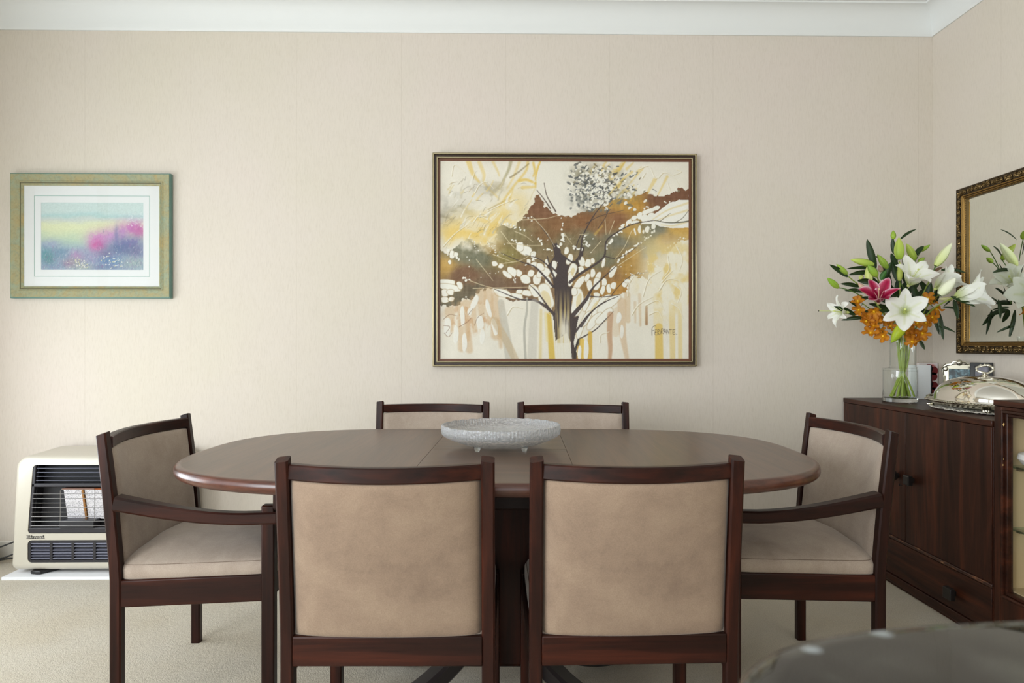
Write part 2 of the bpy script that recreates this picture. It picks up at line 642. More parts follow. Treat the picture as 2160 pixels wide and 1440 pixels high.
def make_chair(name, label, W, arms, x, y, rz, group):
    t = thing(name, label, 'chair', (x, y, 0), rz, group)
    hw = W / 2
    px = hw - .015
    for s in (-1, 1):
        zs = [0, .15, .30, .40, .46, .52, .58, .64, .70, .75, .802]
        mb = MB().sweep([(s * px, post_y(z), z) for z in zs], csec(.029, .031, .004), up=(0, 1, 0),
                        scales=[(1, 1)] * 8 + [(1, .97), (1, .92), (1, .86)])
        # the post's end grain slopes down towards the back
        for i in range(len(mb.v) - 8, len(mb.v)):
            vx, vy, vz = mb.v[i]
            mb.v[i] = (vx, vy, vz + (vy - post_y(.8)) * .22 - (abs(vx) - px) * .12)
        obj('back_leg', mb, M_chair['z'], t, ang=30)
        ft = .601 if arms else .412
        mb = MB().box((s * px - .016, .182, 0), (s * px + .016, .218, ft))
        obj('front_leg', mb, M_chair['z'], t, bevel=.004)
    for s in (-1, 1):
        mb = MB().box((s * px - .011, -.202, .334), (s * px + .011, .184, .409))
        mb.v = [(vx, vy, vz - (.012 if vy < 0 else 0)) for vx, vy, vz in mb.v]
        obj('side_rail', mb, M_chair['y'], t, bevel=.004)
    obj('front_rail', MB().box((-px + .014, .188, .340), (px - .014, .210, .408)), M_chair['x'], t, bevel=.004)
    obj('rear_rail', MB().box((-px + .013, -.231, .346), (px - .013, -.208, .4115)), M_chair['x'], t, bevel=.003)
    iw = px - .014
    n = 16
    path = []
    for i in range(n + 1):
        q = -1 + 2 * i / n
        path.append((q * iw, post_y(.778) - back_bow(.778) * (1 - q * q) + .004, .775))
    obj('top_rail', MB().sweep(path, csec(.024, .034, .003)), M_chair['x'], t, ang=30)
    # padded backrest, curved with the frame
    pw = iw - .001

    def pad(u, v):
        # closed section round the pad: u goes round the edge line front->back, v across width
        q = -1 + 2 * v
        a = 2 * PI * u
        zc, zh = .584, .174
        # rounded slab section in (thickness, height)
        cz = math.copysign(abs(math.sin(a)) ** .22, math.sin(a))
        cy = math.copysign(abs(math.cos(a)) ** .5, math.cos(a))
        edge = (1 - min(1, abs(q)) ** 16)
        z = zc + zh * cz * (.985 + .015 * edge)
        th = .012 + .006 * edge + (.006 * (1 - q * q) * (1 - cz * cz) if cy > 0 else .002 * (1 - q * q))
        th *= (.25 + .75 * edge ** .5)
        return (q * pw, post_y(z) - back_bow(z) * (1 - q * q) + th * cy + .003, z)
    mb = MB().grid(pad, 48, 30, cu=True)
    k = 31
    mb.f.append(tuple(i * k for i in range(48)))
    mb.f.append(tuple(i * k + 30 for i in range(48))[::-1])
    mb.m += [0, 0]
    # browner suede on the outer back; the paler front also makes up missing light
    mb.m = [0 if sum(mb.v[i][1] - post_y(mb.v[i][2]) + back_bow(mb.v[i][2]) * (1 - (mb.v[i][0] / pw) ** 2) - .003 for i in f) < 0 else 1 for f in mb.f]
    obj('backrest', mb, [M_suede, M_suede_brightened], t, ang=60)
    # seat cushion
    sw, y0, y1 = px + .007, -.222, .222

    def seat(u, v):
        a = 2 * PI * u
        ca, sa_ = math.cos(a), math.sin(a)
        e = .17
        fx = math.copysign(abs(ca) ** e, ca)
        fy = math.copysign(abs(sa_) ** e, sa_)
        prof = [(0, .482), (.3, .480), (.6, .473), (.82, .462), (.92, .453), (.975, .446), (1.0, .436), (1.0, .412), (.985, .4075), (0, .4075)]
        r, z = prof[int(round(v * 9))]
        xx = fx * r * sw
        yy = (y0 + y1) / 2 + fy * r * (y1 - y0) / 2
        if z > .43:
            z += .024 * (1 - (xx / sw) ** 2) * max(0, -fy * r)
        z -= .012 * (1 - (yy - y0) / (y1 - y0))
        return (xx, yy, z)
    cu = obj('seat', MB().grid(seat, 56, 9, cu=True), M_suede_brightened, t, ang=70, weld=True)
    ring = []
    for i in range(56):
        p = seat(i / 56, 5 / 9)
        ring.append((p[0] * 1.002, p[1], p[2] + .0004))
    obj('seam', MB().tube(ring, .0006, 4, closed=True), M_seam, cu)
    if arms:
        for s in (-1, 1):
            pts = []
            for i in range(15):
                f = i / 14
                yy = -.214 + .438 * f
                z = .612 - .048 * math.sin(min(f * 1.25, 1) * PI / 2) + (.003 * max(0, f - .8) / .2)
                xx = s * (px + .004 - .004 * math.sin(f * PI))
                pts.append((xx, yy, z))
            sc = [(1.05 - .3 * min(1, i / 9), 1.18 - .18 * min(1, i / 9)) for i in range(15)]
            obj('armrest', MB().sweep(pts, csec(.044, .034, .005), scales=sc), M_chair['y'], t, ang=30)
    return t


FRC = 'dining chairs pushed in on the near side of the table'
make_chair('dining_chair', 'dark wooden chair with beige suede back seen from behind, left of the two nearest', .470, False, -.250, 1.722, R(-.8), FRC)
make_chair('dining_chair', 'dark wooden chair with beige suede back seen from behind, right of the two nearest', .464, False, .284, 1.722, R(.9), FRC)
RRC = 'dining chairs on the far side of the table against the wall'
make_chair('dining_chair', 'dark wooden chair behind the table, left of the glass bowl, only its top showing', .485, False, -.312, 2.682, R(180 - 2.2), RRC)
make_chair('dining_chair', 'dark wooden chair behind the table, right of the glass bowl, only its top showing', .472, False, .283, 2.642, R(180 - 2.5), RRC)
ARC = 'armchairs at the two ends of the table'
make_chair('dining_armchair', 'dark wooden armchair with taupe suede at the left table end by the heater', .55, True, -.862, 2.175, R(-88.5), ARC)
make_chair('dining_armchair', 'dark wooden armchair with beige suede at the right table end by the sideboard', .53, True, .845, 2.165, R(90 + .5), ARC)

# ------------------------------------------------------------------ dining table
TAB = thing('dining_table', 'dark brown oval extending dining table with bullnose edge in the middle of the room', 'table', (-.014, 2.045, 0), R(-1.6))
TZ = .735
LAYERS = [(.017, 0), (.016, 0), (.010, -.0006), (.006, -.0022), (.003, -.005), (.001, -.009), (.0, -.014), (.0002, -.019), (.002, -.0245), (.0055, -.029), (.011, -.0325), (.018, -.034)]


def end_outline(sgn, off):
    a, b, n = .686 - off, .515 - off, 2.75
    pts = []
    for i in range(41):
        th = -PI / 2 + PI * i / 40
        c, s = math.cos(th), math.sin(th)
        x = a * abs(c) ** (2 / n)
        y = b * math.copysign(abs(s) ** (2 / n), s)
        pts.append((sgn * (.2015 + x), y))
    return pts


def slab(rings):
    mb = MB()
    n = len(rings[0])
    vs = [p for r in rings for p in r]
    fs = []
    for i in range(len(rings) - 1):
        for j in range(n):
            fs.append((i * n + j, i * n + (j + 1) % n, (i + 1) * n + (j + 1) % n, (i + 1) * n + j))
    fs.append(tuple(range(n)))
    fs.append(tuple((len(rings) - 1) * n + j for j in range(n))[::-1])
    mb.m = []
    mb.add(vs, fs)
    # top face veneer, edge banding
    mb.m = [1] * (len(fs) - 2) + [0, 1]
    return mb


for sgn in (-1, 1):
    rings = [[(x, y, TZ + dz) for x, y in end_outline(sgn, off)] for off, dz in LAYERS]
    obj('tabletop_end', slab(rings), [M_table['y'], M_edge], TAB, ang=50)
for sgn in (-1, 1):
    rings = []
    for off, dz in LAYERS:
        b = .515 - off
        ys = (0.0008, b) if sgn > 0 else (-b, -.0008)
        rings.append([(-.2005, ys[0], TZ + dz), (.2005, ys[0], TZ + dz), (.2005, ys[1], TZ + dz), (-.2005, ys[1], TZ + dz)])
    obj('extension_leaf', slab(rings), [M_table['x'], M_edge], TAB, ang=50)
obj('apron', MB().box((-.56, -.33, .632), (.56, .33, TZ - .034)), M_chair['x'], TAB, bevel=.004)
M_foot = plain('dark_foot_varnish', srgb(30, 24, 25), .3)
ped = MB().box((-.105, -.085, .12), (.105, .085, .632))
obj('column', ped, M_chair['z'], TAB, bevel=.012, seg=3)
for k in range(4):
    ang = R(30) + (k // 2) * PI + (k % 2) * R(120)
    d = Vector((math.cos(ang), math.sin(ang), 0))
    up = []
    for i in range(13):
        f = i / 12
        r = .05 + .40 * f
        z = .028 + .20 * (1 - f) ** 2.2
        up.append((d.x * r, d.y * r, z))
    obj('foot', MB().sweep(up, csec(.062, .05, .008)), M_foot, TAB, ang=30)
    br = []
    for i in range(11):
        a = i / 10 * PI / 2
        br.append((d.x * (.06 + .13 * (1 - math.cos(a))), d.y * (.06 + .13 * (1 - math.cos(a))), .525 + .105 * math.sin(a)))
    obj('bracket', MB().sweep(br, csec(.05, .045, .006)), M_chair['x'], TAB, ang=30)


# ------------------------------------------------------------------ glass bowl
def glass_bowl():
    t = NT('pressed_glass')
    v = t.coords()
    n1 = t.noise(v, 150.0, 4, 0.7, 0.6)
    vo = t.n('ShaderNodeTexVoronoi')
    vo.inputs['Scale'].default_value = 110.0
    t.l(v, vo.inputs['Vector'])
    t.set(Base_Color=(.97, .98, .99), Roughness=0.06, IOR=1.46, Transmission_Weight=0.84)
    t.bump(t.math('ADD', n1, t.math('MULTIPLY', vo.outputs['Distance'], 1.2)), 0.55, 0.004)
    root = thing('glass_bowl', 'shallow textured clear glass bowl on three small feet on the dining table', 'bowl', (-.008, 2.085, TZ))
    rng = random.Random(3)
    ph = [rng.random() * 6.28 for _ in range(8)]
    outer = [(0, .004), (.05, .004), (.085, .007), (.125, .017), (.155, .029), (.172, .037), (.179, .043), (.1815, .054), (.1800, .070)]
    inner = [(.1765, .0705), (.1750, .061), (.171, .050), (.158, .040), (.125, .028), (.085, .017), (.05, .013), (0, .013)]
    prof = outer + inner

    def mod(a, j, r, z):
        wv = sum(math.sin(a * m + ph[i]) for i, m in enumerate((37, 53, 71, 89, 113, 149, 23, 61))) / 8
        if r > .165:
            rib = math.sin(a * 118 + 2 * math.sin(a * 7)) * .0011
            return r + .0010 * wv + rib, z + (.0010 * math.sin(a * 29 + ph[2]) if z > .065 else 0)
        if r > .04:
            return r, z + .0010 * math.sin(a * 96 + 3 * math.sin(a * 9 + r * 60)) + .0012 * wv * (r / .17)
        return r, z
    obj('bowl_body', MB().lathe(prof, 620, mod=mod), t.m, root, ang=70, weld=True)
    for a in (232, 308, 90):
        x, y = .112 * math.cos(R(a)), .112 * math.sin(R(a))
        mb = MB().lathe([(0, 0), (.006, .0005), (.0075, .004), (.0095, .009), (.012, .016), (0, .017)], 14, (x, y, 0))
        obj('foot', mb, M_solid_glass, root)


glass_bowl()


# ------------------------------------------------------------------ painting helpers (numpy raster -> vertex colours on a fine mesh)
class Paint:
    def __init__(self, w, h, U, V, base):
        self.w, self.h = w, h
        xs = (np.arange(w) + .5) / w * U
        ys = (np.arange(h) + .5) / h * V
        self.X, self.Y = np.meshgrid(xs, ys)
        self.img = np.zeros((h, w, 3)) + np.array(base, float)
        self.hgt = np.zeros((h, w))
        self.rs = np.random.RandomState(5)

    def noise(self, sx, sy=None, seed=0, octs=3):
        sy = sy or sx
        out = np.zeros((self.h, self.w))
        amp, tot = 1.0, 0
        for o in range(octs):
            rs = np.random.RandomState(seed * 17 + o)
            L = rs.rand(260, 260)
            fx, fy = self.X / sx * 2 ** o, self.Y / sy * 2 ** o
            ix, iy = np.floor(fx).astype(int), np.floor(fy).astype(int)
            tx, ty = fx - ix, fy - iy
            tx, ty = tx * tx * (3 - 2 * tx), ty * ty * (3 - 2 * ty)
            g = lambda a, b: L[a % 260, b % 260]
            out += amp * ((g(ix, iy) * (1 - tx) + g(ix + 1, iy) * tx) * (1 - ty) + (g(ix, iy + 1) * (1 - tx) + g(ix + 1, iy + 1) * tx) * ty)
            tot += amp
            amp *= .5
        return out / tot

    def put(self, mask, col, relief=0):
        m = np.clip(mask, 0, 1)[..., None]
        self.img = self.img * (1 - m) + np.array(col, float) * m
        if relief:
            self.hgt = np.maximum(self.hgt, np.clip(mask, 0, 1) * relief)

    def poly(self, pts, col, a=1.0, rag=0, seed=1, sc=25, mod=None):
        X, Y = self.X, self.Y
        if rag:
            X = X + (self.noise(sc, sc, seed) - .5) * 2 * rag
            Y = Y + (self.noise(sc, sc, seed + 3) - .5) * 2 * rag
        m = np.zeros(X.shape, bool)
        n = len(pts)
        for i in range(n):
            x0, y0 = pts[i]
            x1, y1 = pts[(i + 1) % n]
            if y0 == y1:
                continue
            c = ((y0 > Y) != (y1 > Y)) & (X < (x1 - x0) * (Y - y0) / (y1 - y0) + x0)
            m ^= c
        m = m * a
        if mod is not None:
            m = m * mod
        if callable(col):
            cc = col()
            mm = m[..., None]
            self.img = self.img * (1 - mm) + cc * mm
        else:
            self.put(m, col)
        return m

    def stroke(self, pts, w0, w1, col, a=1.0, soft=1.6, relief=0, wob=0):
        pts = np.array(pts, float)
        if len(pts) > 2:                       # Catmull-Rom
            P = np.vstack([2 * pts[0] - pts[1], pts, 2 * pts[-1] - pts[-2]])
            out = []
            for i in range(1, len(P) - 2):
                for t in np.linspace(0, 1, 7)[:-1]:
                    out.append(.5 * (2 * P[i] + (P[i + 1] - P[i - 1]) * t + (2 * P[i - 1] - 5 * P[i] + 4 * P[i + 1] - P[i + 2]) * t ** 2 + (3 * P[i] - P[i - 1] - 3 * P[i + 1] + P[i + 2]) * t ** 3))
            pts = np.array(out + [P[-2]])
        pad = max(w0, w1) + 8
        x0, y0 = pts.min(0) - pad
        x1, y1 = pts.max(0) + pad
        cx = np.where((self.X[0] >= x0) & (self.X[0] <= x1))[0]
        cy = np.where((self.Y[:, 0] >= y0) & (self.Y[:, 0] <= y1))[0]
        if len(cx) == 0 or len(cy) == 0:
            return
        sl = (slice(cy[0], cy[-1] + 1), slice(cx[0], cx[-1] + 1))
        X, Y = self.X[sl], self.Y[sl]
        best = np.full(X.shape, -1e9)
        N = len(pts) - 1
        for i in range(N):
            p, q = pts[i], pts[i + 1]
            d = q - p
            L2 = d @ d + 1e-9
            t = np.clip(((X - p[0]) * d[0] + (Y - p[1]) * d[1]) / L2, 0, 1)
            dist = np.hypot(X - p[0] - t * d[0], Y - p[1] - t * d[1])
            wd = w0 + (w1 - w0) * (i + t) / N
            best = np.maximum(best, wd / 2 - dist)
        m = np.clip(best / soft + .5, 0, 1) * a
        mm = m[..., None]
        self.img[sl] = self.img[sl] * (1 - mm) + np.array(col, float) * mm
        if relief:
            prof = np.clip(best / (max(w0, w1) / 2), 0, 1)
            self.hgt[sl] = np.maximum(self.hgt[sl], prof ** .6 * relief)

    def ell(self, x, y, rx, ry, ang, col, a=1.0, relief=0, soft=.12):
        r = max(rx, ry) + 6
        cx = np.where(abs(self.X[0] - x) <= r)[0]
        cy = np.where(abs(self.Y[:, 0] - y) <= r)[0]
        if len(cx) == 0 or len(cy) == 0:
            return
        sl = (slice(cy[0], cy[-1] + 1), slice(cx[0], cx[-1] + 1))
        dx, dy = self.X[sl] - x, self.Y[sl] - y
        c, s = math.cos(R(ang)), math.sin(R(ang))
        u, v = (dx * c + dy * s) / rx, (-dx * s + dy * c) / ry
        u = u + .12 * np.sin(v * 3 + x)          # a little irregular
        d = 1 - (np.abs(u) ** 2.3 + np.abs(v) ** 2.3) ** (1 / 2.3)
        m = np.clip(d / soft + .5, 0, 1) * a
        mm = m[..., None]
        self.img[sl] = self.img[sl] * (1 - mm) + np.array(col, float) * mm
        if relief:
            self.hgt[sl] = np.maximum(self.hgt[sl], m * relief)

    def mesh(self, name, x0, x1, z0, z1, y, mat, parent):
        """upright sheet facing -Y, vertex grid = raster"""
        w, h = self.w, self.h
        xs = np.linspace(x0, x1, w)
        zs = np.linspace(z1, z0, h)
        XX, ZZ = np.meshgrid(xs, zs)
        co = np.stack([XX, np.full_like(XX, y) - self.hgt, ZZ], -1).reshape(-1, 3)
        idx = np.arange(w * h).reshape(h, w)
        f = np.stack([idx[1:, :-1], idx[1:, 1:], idx[:-1, 1:], idx[:-1, :-1]], -1).reshape(-1, 4)
        me = bpy.data.meshes.new(name)
        me.vertices.add(w * h)
        me.vertices.foreach_set('co', co.astype(np.float32).ravel())
        me.loops.add(f.size)
        me.loops.foreach_set('vertex_index', f.astype(np.int32).ravel())
        me.polygons.add(len(f))
        me.polygons.foreach_set('loop_start', (np.arange(len(f)) * 4).astype(np.int32))
        me.update(calc_edges=True)
        me.polygons.foreach_set('use_smooth', np.ones(len(f), bool))
        c = np.clip(self.img / 255, 0, 1)
        lin = np.where(c <= .04045, c / 12.92, ((c + .055) / 1.055) ** 2.4)
        arr = np.ones((w * h, 4), np.float32)
        arr[:, :3] = lin.reshape(-1, 3)
        at = me.color_attributes.new('paint', 'FLOAT_COLOR', 'POINT')
        at.data.foreach_set('color', arr.ravel())
        me.materials.append(mat)
        o = bpy.data.objects.new(name, me)
        C.objects.link(o)
        o.parent = parent
        return o


def tree_painting():
    P = Paint(560, 446, 1627, 1296, (233, 226, 209))
    OX, OY = 78, 82
    q = lambda pts: [(x - OX, y - OY) for x, y in pts]
    CR, DK, OC, TAN, YL = (240, 236, 222), (72, 60, 57), (140, 112, 66), (204, 166, 120), (226, 188, 84)
    rs = random.Random(11)
    # cream ground with faint mottling
    P.img += ((P.noise(90, 90, 2) - .5) * 12)[..., None]

    def S(pts, w0, w1, col, a=1.0, relief=0, soft=2.5):
        P.stroke(q(pts), w0, w1, col, a, soft, relief)

    def E(x, y, rx, ry, ang=0, col=CR, a=1.0, relief=.0006):
        P.ell(x - OX, y - OY, rx, ry, ang, col, a, relief)
    # upper-left washes
    for pts, w0, w1, c, a in [
        ([(270, 85), (300, 170), (340, 220)], 34, 14, YL, .55), ([(340, 90), (370, 170), (375, 230), (470, 330)], 26, 12, YL, .4),
        ([(430, 90), (460, 150), (470, 180)], 18, 8, YL, .4), ([(545, 85), (530, 140), (495, 210)], 22, 14, (170, 160, 120), .7),
        ([(600, 90), (560, 190), (520, 260)], 20, 10, YL, .35), ([(655, 85), (640, 150), (560, 250), (470, 380)], 18, 12, YL, .55),
        ([(740, 85), (710, 160), (705, 250)], 22, 9, YL, .8), ([(690, 95), (700, 150), (690, 180)], 16, 10, YL, .7),
        ([(600, 210), (650, 205), (705, 230)], 20, 14, YL, .75), ([(620, 255), (700, 250)], 22, 16, YL, .5),
        ([(540, 190), (600, 150), (660, 100)], 9, 5, (120, 100, 60), .7), ([(400, 400), (470, 360), (540, 320)], 8, 5, (150, 125, 70), .6),
        ([(420, 300), (480, 240), (500, 210)], 26, 16, (180, 165, 125), .5), ([(530, 340), (560, 260)], 26, 10, YL, .35)]:
        S(pts, w0, w1, c, a, 0, 10)
    gm = np.clip((P.noise(45, 30, 7) - .47) * 5, 0, 1)
    for cx, cy, rx, ry, c, a in [(190, 380, 120, 100, (150, 146, 132), .55), (380, 260, 110, 60, (140, 132, 112), .5), (120, 460, 70, 70, (120, 110, 90), .6),
                                 (250, 420, 90, 50, (205, 180, 110), .5), (470, 250, 70, 40, (175, 160, 120), .4)]:
        d = np.exp(-(((P.X + OX - cx) / rx) ** 2 + ((P.Y + OY - cy) / ry) ** 2) * 1.4)
        P.put(d * a * (.4 + .6 * gm), c)
    ym = np.clip((P.noise(60, 60, 9) - .35) * 4, 0, 1)
    for cx, cy, rx, ry, a in [(330, 530, 260, 100, .95), (160, 560, 110, 80, .7), (480, 440, 140, 90, .6), (590, 360, 110, 120, .4), (410, 580, 120, 60, .9)]:
        d = np.exp(-(((P.X + OX - cx) / rx) ** 2 + ((P.Y + OY - cy) / ry) ** 2) * 1.6)
        P.put(d * a * (.35 + .65 * ym), (232, 196, 100))
    for _ in range(70):
        x, y = rs.uniform(110, 700), rs.uniform(230, 600)
        if (x - 110) * .35 + 560 < y and x > 420:
            continue
        a = R(rs.uniform(-75, -35))
        L = rs.uniform(25, 90)
        S([(x, y), (x + L * .5 * math.cos(a) + rs.uniform(-6, 6), y + L * .5 * math.sin(a)), (x + L * math.cos(a), y + L * math.sin(a))], rs.uniform(6, 20), 5, rs.choice([(240, 235, 222), (240, 235, 222), (230, 198, 112), (222, 206, 160), (196, 186, 160)]), rs.uniform(.4, .85), .0004, 5)
    for _ in range(46):
        x, y = rs.uniform(110, 640), rs.uniform(200, 620)
        a = R(rs.uniform(-80, 10))
        L = rs.uniform(18, 60)
        S([(x, y), (x + L * .5 * math.cos(a), y + L * .5 * math.sin(a) - 6), (x + L * math.cos(a), y + L * math.sin(a))], 3, 1.5, rs.choice([(140, 124, 92), (120, 110, 92), (172, 140, 80)]), .6)
    # colour field of the middle band
    ctrl = [(140, 1000, 96, 92, 74), (250, 830, 112, 78, 54), (110, 760, 196, 156, 78), (230, 680, 118, 120, 98), (330, 700, 104, 108, 88), (430, 640, 156, 126, 66),
            (300, 610, 120, 116, 88), (560, 560, 132, 122, 84), (520, 700, 138, 128, 70), (620, 800, 124, 92, 62), (430, 870, 106, 82, 62), (720, 400, 116, 76, 50),
            (850, 500, 128, 88, 52), (780, 560, 124, 90, 54), (1000, 480, 132, 88, 52), (900, 600, 118, 106, 76), (1050, 580, 112, 112, 92), (1130, 520, 134, 98, 62),
            (1230, 360, 196, 146, 62), (1330, 360, 196, 146, 56), (1230, 450, 130, 86, 54), (1350, 540, 200, 158, 76), (1240, 600, 110, 112, 98), (1400, 560, 122, 120, 92),
            (1480, 530, 108, 112, 98), (1600, 290, 106, 66, 46), (1500, 340, 112, 72, 50), (1650, 540, 204, 158, 66), (1550, 620, 188, 146, 74), (1450, 660, 114, 112, 88),
            (1350, 700, 184, 140, 66), (1500, 740, 200, 150, 60), (1250, 900, 180, 130, 56), (1150, 740, 114, 115, 92), (1200, 830, 142, 104, 60), (1300, 790, 176, 134, 60),
            (700, 640, 120, 108, 74), (720, 880, 118, 92, 66), (330, 930, 92, 84, 66), (600, 900, 112, 84, 62), (1000, 820, 150, 118, 72), (760, 720, 122, 104, 72)]
    ctrl = [(x, y, r * .86 + 27, g * .86 + 22, b * .86 + 15) for x, y, r, g, b in ctrl]
    num = np.zeros_like(P.img)
    den = np.zeros((P.h, P.w, 1))
    wx, wy = (P.noise(110, 70, 21) - .5) * 70, (P.noise(90, 70, 22) - .5) * 60
    for x, y, r, g, b in ctrl:
        d2 = ((P.X + OX + wx - x) ** 2 + ((P.Y + OY + wy - y) * 1.35) ** 2)
        ww = (1 / (d2 + 900) ** 1.9)[..., None]
        num += ww * np.array((r, g, b), float)
        den += ww
    field = num / den
    field = field + ((P.noise(14, 60, 31) - .5) * 26)[..., None] + ((P.noise(70, 12, 33) - .5) * 18)[..., None]
    top = [(78, 640), (130, 690), (200, 640), (235, 600), (290, 585), (340, 625), (400, 640), (445, 600), (450, 520), (490, 490), (545, 520), (600, 480), (640, 430), (690, 360), (708, 300), (735, 300),
           (770, 380), (850, 432), (960, 440), (1010, 410), (1100, 390), (1180, 330), (1300, 320), (1420, 285), (1470, 310), (1560, 300), (1640, 255), (1705, 270)]
    bot = [(1705, 590), (1640, 600), (1565, 670), (1560, 760), (1450, 780), (1440, 850), (1320, 820), (1300, 930), (1200, 965), (1100, 960), (1000, 1000), (960, 1060), (830, 1060), (760, 1000), (650, 970),
           (560, 990), (480, 960), (430, 905), (340, 925), (290, 985), (240, 965), (200, 1030), (78, 1020)]
    fade = np.clip((P.Y + OY - 575 - .10 * (P.X + OX - 80)) / 75 + (P.noise(40, 40, 47) - .5) * 1.6, 0, 1)
    fade = np.where(P.X + OX > 520, 1.0, fade + (1 - fade) * np.clip((P.X + OX - 420) / 100, 0, 1))
    P.poly(q(top + bot), lambda: field, 1.0, 20, 41, 20, mod=fade)
    # scratches over the band
    for _ in range(260):
        x, y = rs.uniform(120, 1690), rs.uniform(480, 900)
        a = rs.choice([-58, -50, -42, 40, -65])
        L = rs.uniform(20, 110)
        S([(x, y), (x + L * math.cos(R(a)), y + L * math.sin(R(a)))], 1.6, .8, rs.choice([(190, 172, 130), (86, 74, 58), (176, 160, 120)]), .35)
    # pale sky bowl
    P.poly(q([(742, 82), (722, 140), (708, 190), (712, 280), (745, 335), (800, 395), (850, 432), (950, 440), (985, 400), (1005, 330), (1000, 240), (930, 150), (930, 82)]), (232, 226, 210), 1.0, 3, 5, 40)
    for pts in ([(712, 270), (760, 330), (800, 390)], [(760, 225), (775, 300), (800, 350), (835, 410)]):
        S(pts, 4, 9, (84, 66, 54), .9)
    # top-right foliage: grey dabs, cream flecks and ochre
    for _ in range(26):
        x, y = rs.gauss(1180, 110), rs.gauss(240, 80)
        S([(x, y), (x + rs.uniform(30, 70), y - rs.uniform(40, 80))], 18, 8, YL, .45, 0, 8)
    for cx, cy, rx, ry, c, a in [(1010, 170, 90, 70, (120, 112, 84), .75), (1130, 150, 110, 60, (128, 124, 104), .6), (1000, 330, 80, 70, (104, 106, 98), .75), (1130, 280, 150, 80, (130, 124, 96), .7), (1280, 330, 120, 60, (120, 116, 92), .6), (1240, 200, 100, 70, (140, 132, 104), .45), (1080, 390, 100, 40, (110, 108, 96), .6)]:
        d = np.exp(-(((P.X + OX - cx) / rx) ** 2 + ((P.Y + OY - cy) / ry) ** 2) * 1.5)
        P.put(d * a * np.clip((P.noise(22, 22, int(cx)) - .3) * 3.2, 0, 1), c)
    for _ in range(460):
        a, r = rs.uniform(0, 2 * PI), abs(rs.gauss(0, .55))
        x, y = 1120 + 230 * r * math.cos(a) + 60 * r * math.sin(a), 245 + 160 * r * math.sin(a)
        if x < 915 or y > 420 or (x > 1330 and y < 160) or y < 86:
            continue
        rr = rs.uniform(6, 18)
        c = rs.choice([(92, 94, 92), (116, 114, 104), (76, 78, 78), (128, 118, 92), (110, 112, 112)])
        E(x, y, rr, rr * rs.uniform(.22, .55), rs.uniform(-60, 40), c, .8, 0)
        if rs.random() < .6:
            E(x + rs.uniform(-14, 14), y + rs.uniform(-12, 12), rs.uniform(6, 16), rs.uniform(5, 10), rs.uniform(0, 180), (238, 233, 218), .95)
    for _ in range(40):
        E(rs.uniform(930, 1050), rs.uniform(120, 390), rs.uniform(5, 11), rs.uniform(4, 8), rs.uniform(0, 180), (98, 100, 98), .7, 0)
    # upper-right washes and cream leaves
    for pts, w0, w1 in [([(1330, 150), (1250, 220), (1180, 300)], 16, 10), ([(1480, 200), (1430, 290)], 26, 14), ([(1560, 180), (1500, 300)], 18, 8), ([(1400, 130), (1320, 220)], 12, 8)]:
        S(pts, w0, w1, YL, .45, 0, 8)
    P.poly(q([(1705, 335), (1640, 330), (1560, 360), (1500, 410), (1400, 470), (1390, 490), (1480, 490), (1520, 505), (1600, 515), (1705, 510)]), (240, 236, 224), 1, 5, 51, 24)
    for pts in ([(1700, 350), (1560, 400), (1450, 470)], [(1690, 400), (1560, 440), (1480, 470)], [(1700, 470), (1600, 500), (1520, 495)]):
        S(pts, 14, 5, (226, 200, 130), .5, 0, 6)
    S([(1480, 465), (1560, 480), (1640, 478), (1700, 470)], 5, 9, (104, 100, 84))
    S([(1610, 480), (1660, 450), (1700, 400)], 4, 3, (110, 104, 84))
    S([(1515, 470), (1580, 420)], 4, 3, (120, 108, 80))
    for x, y, rx, ry, an in [(1440, 405, 50, 14, -18), (1490, 385, 22, 14, -20), (1380, 435, 16, 24, 20), (1345, 450, 20, 14, -30), (1410, 450, 22, 26, 30), (1450, 445, 20, 34, 40), (1310, 475, 22, 12, -35),
                             (1270, 500, 14, 9, -40), (1255, 520, 10, 8, 0), (1345, 478, 30, 10, -12), (1380, 525, 10, 26, 0), (1430, 525, 14, 22, 10), (1350, 540, 5, 24, -12), (1405, 540, 6, 12, 0), (1470, 505, 14, 18, 20)]:
        E(x, y, rx, ry, an)
    # trunk
    P.poly(q([(812, 622), (842, 612), (862, 640), (872, 690), (905, 712), (960, 730), (985, 695), (1000, 640), (1020, 640), (1008, 720), (985, 800), (930, 860), (948, 905), (940, 1000), (938, 1060), (985, 1090),
              (972, 1160), (950, 1260), (985, 1376), (940, 1376), (930, 1250), (905, 1200), (850, 1240), (835, 1250), (818, 1080), (832, 1040), (826, 900), (812, 830), (780, 770), (800, 740), (828, 700)]), DK, 1, 3, 61, 20)
    st = np.clip((P.noise(7, 190, 71, 2) - .48) * 9, 0, 1)
    low = np.clip((P.Y + OY - 900) / 160, 0, 1)
    body = np.exp(-((P.X + OX - 885) / 52) ** 4) * (P.Y + OY > 880) * (P.Y + OY < 1376)
    P.put(body * st * low * .75, (206, 184, 120))
    st2 = np.clip((P.noise(6, 260, 75, 2) - .42) * 8, 0, 1)
    low2 = np.clip((P.Y + OY - 1040) / 120, 0, 1)
    P.put(np.exp(-((P.X + OX - 893) / 34) ** 4) * st2 * low2 * .95, (228, 220, 200))
    P.put((P.Y + OY > 1265) * (abs(P.X + OX - 880) < 48) * .85, (234, 228, 210))
    S([(985, 1240), (965, 1300), (955, 1376)], 16, 8, (60, 52, 46))
    S([(990, 1240), (985, 1280), (960, 1310)], 18, 8, (86, 80, 76), .9)
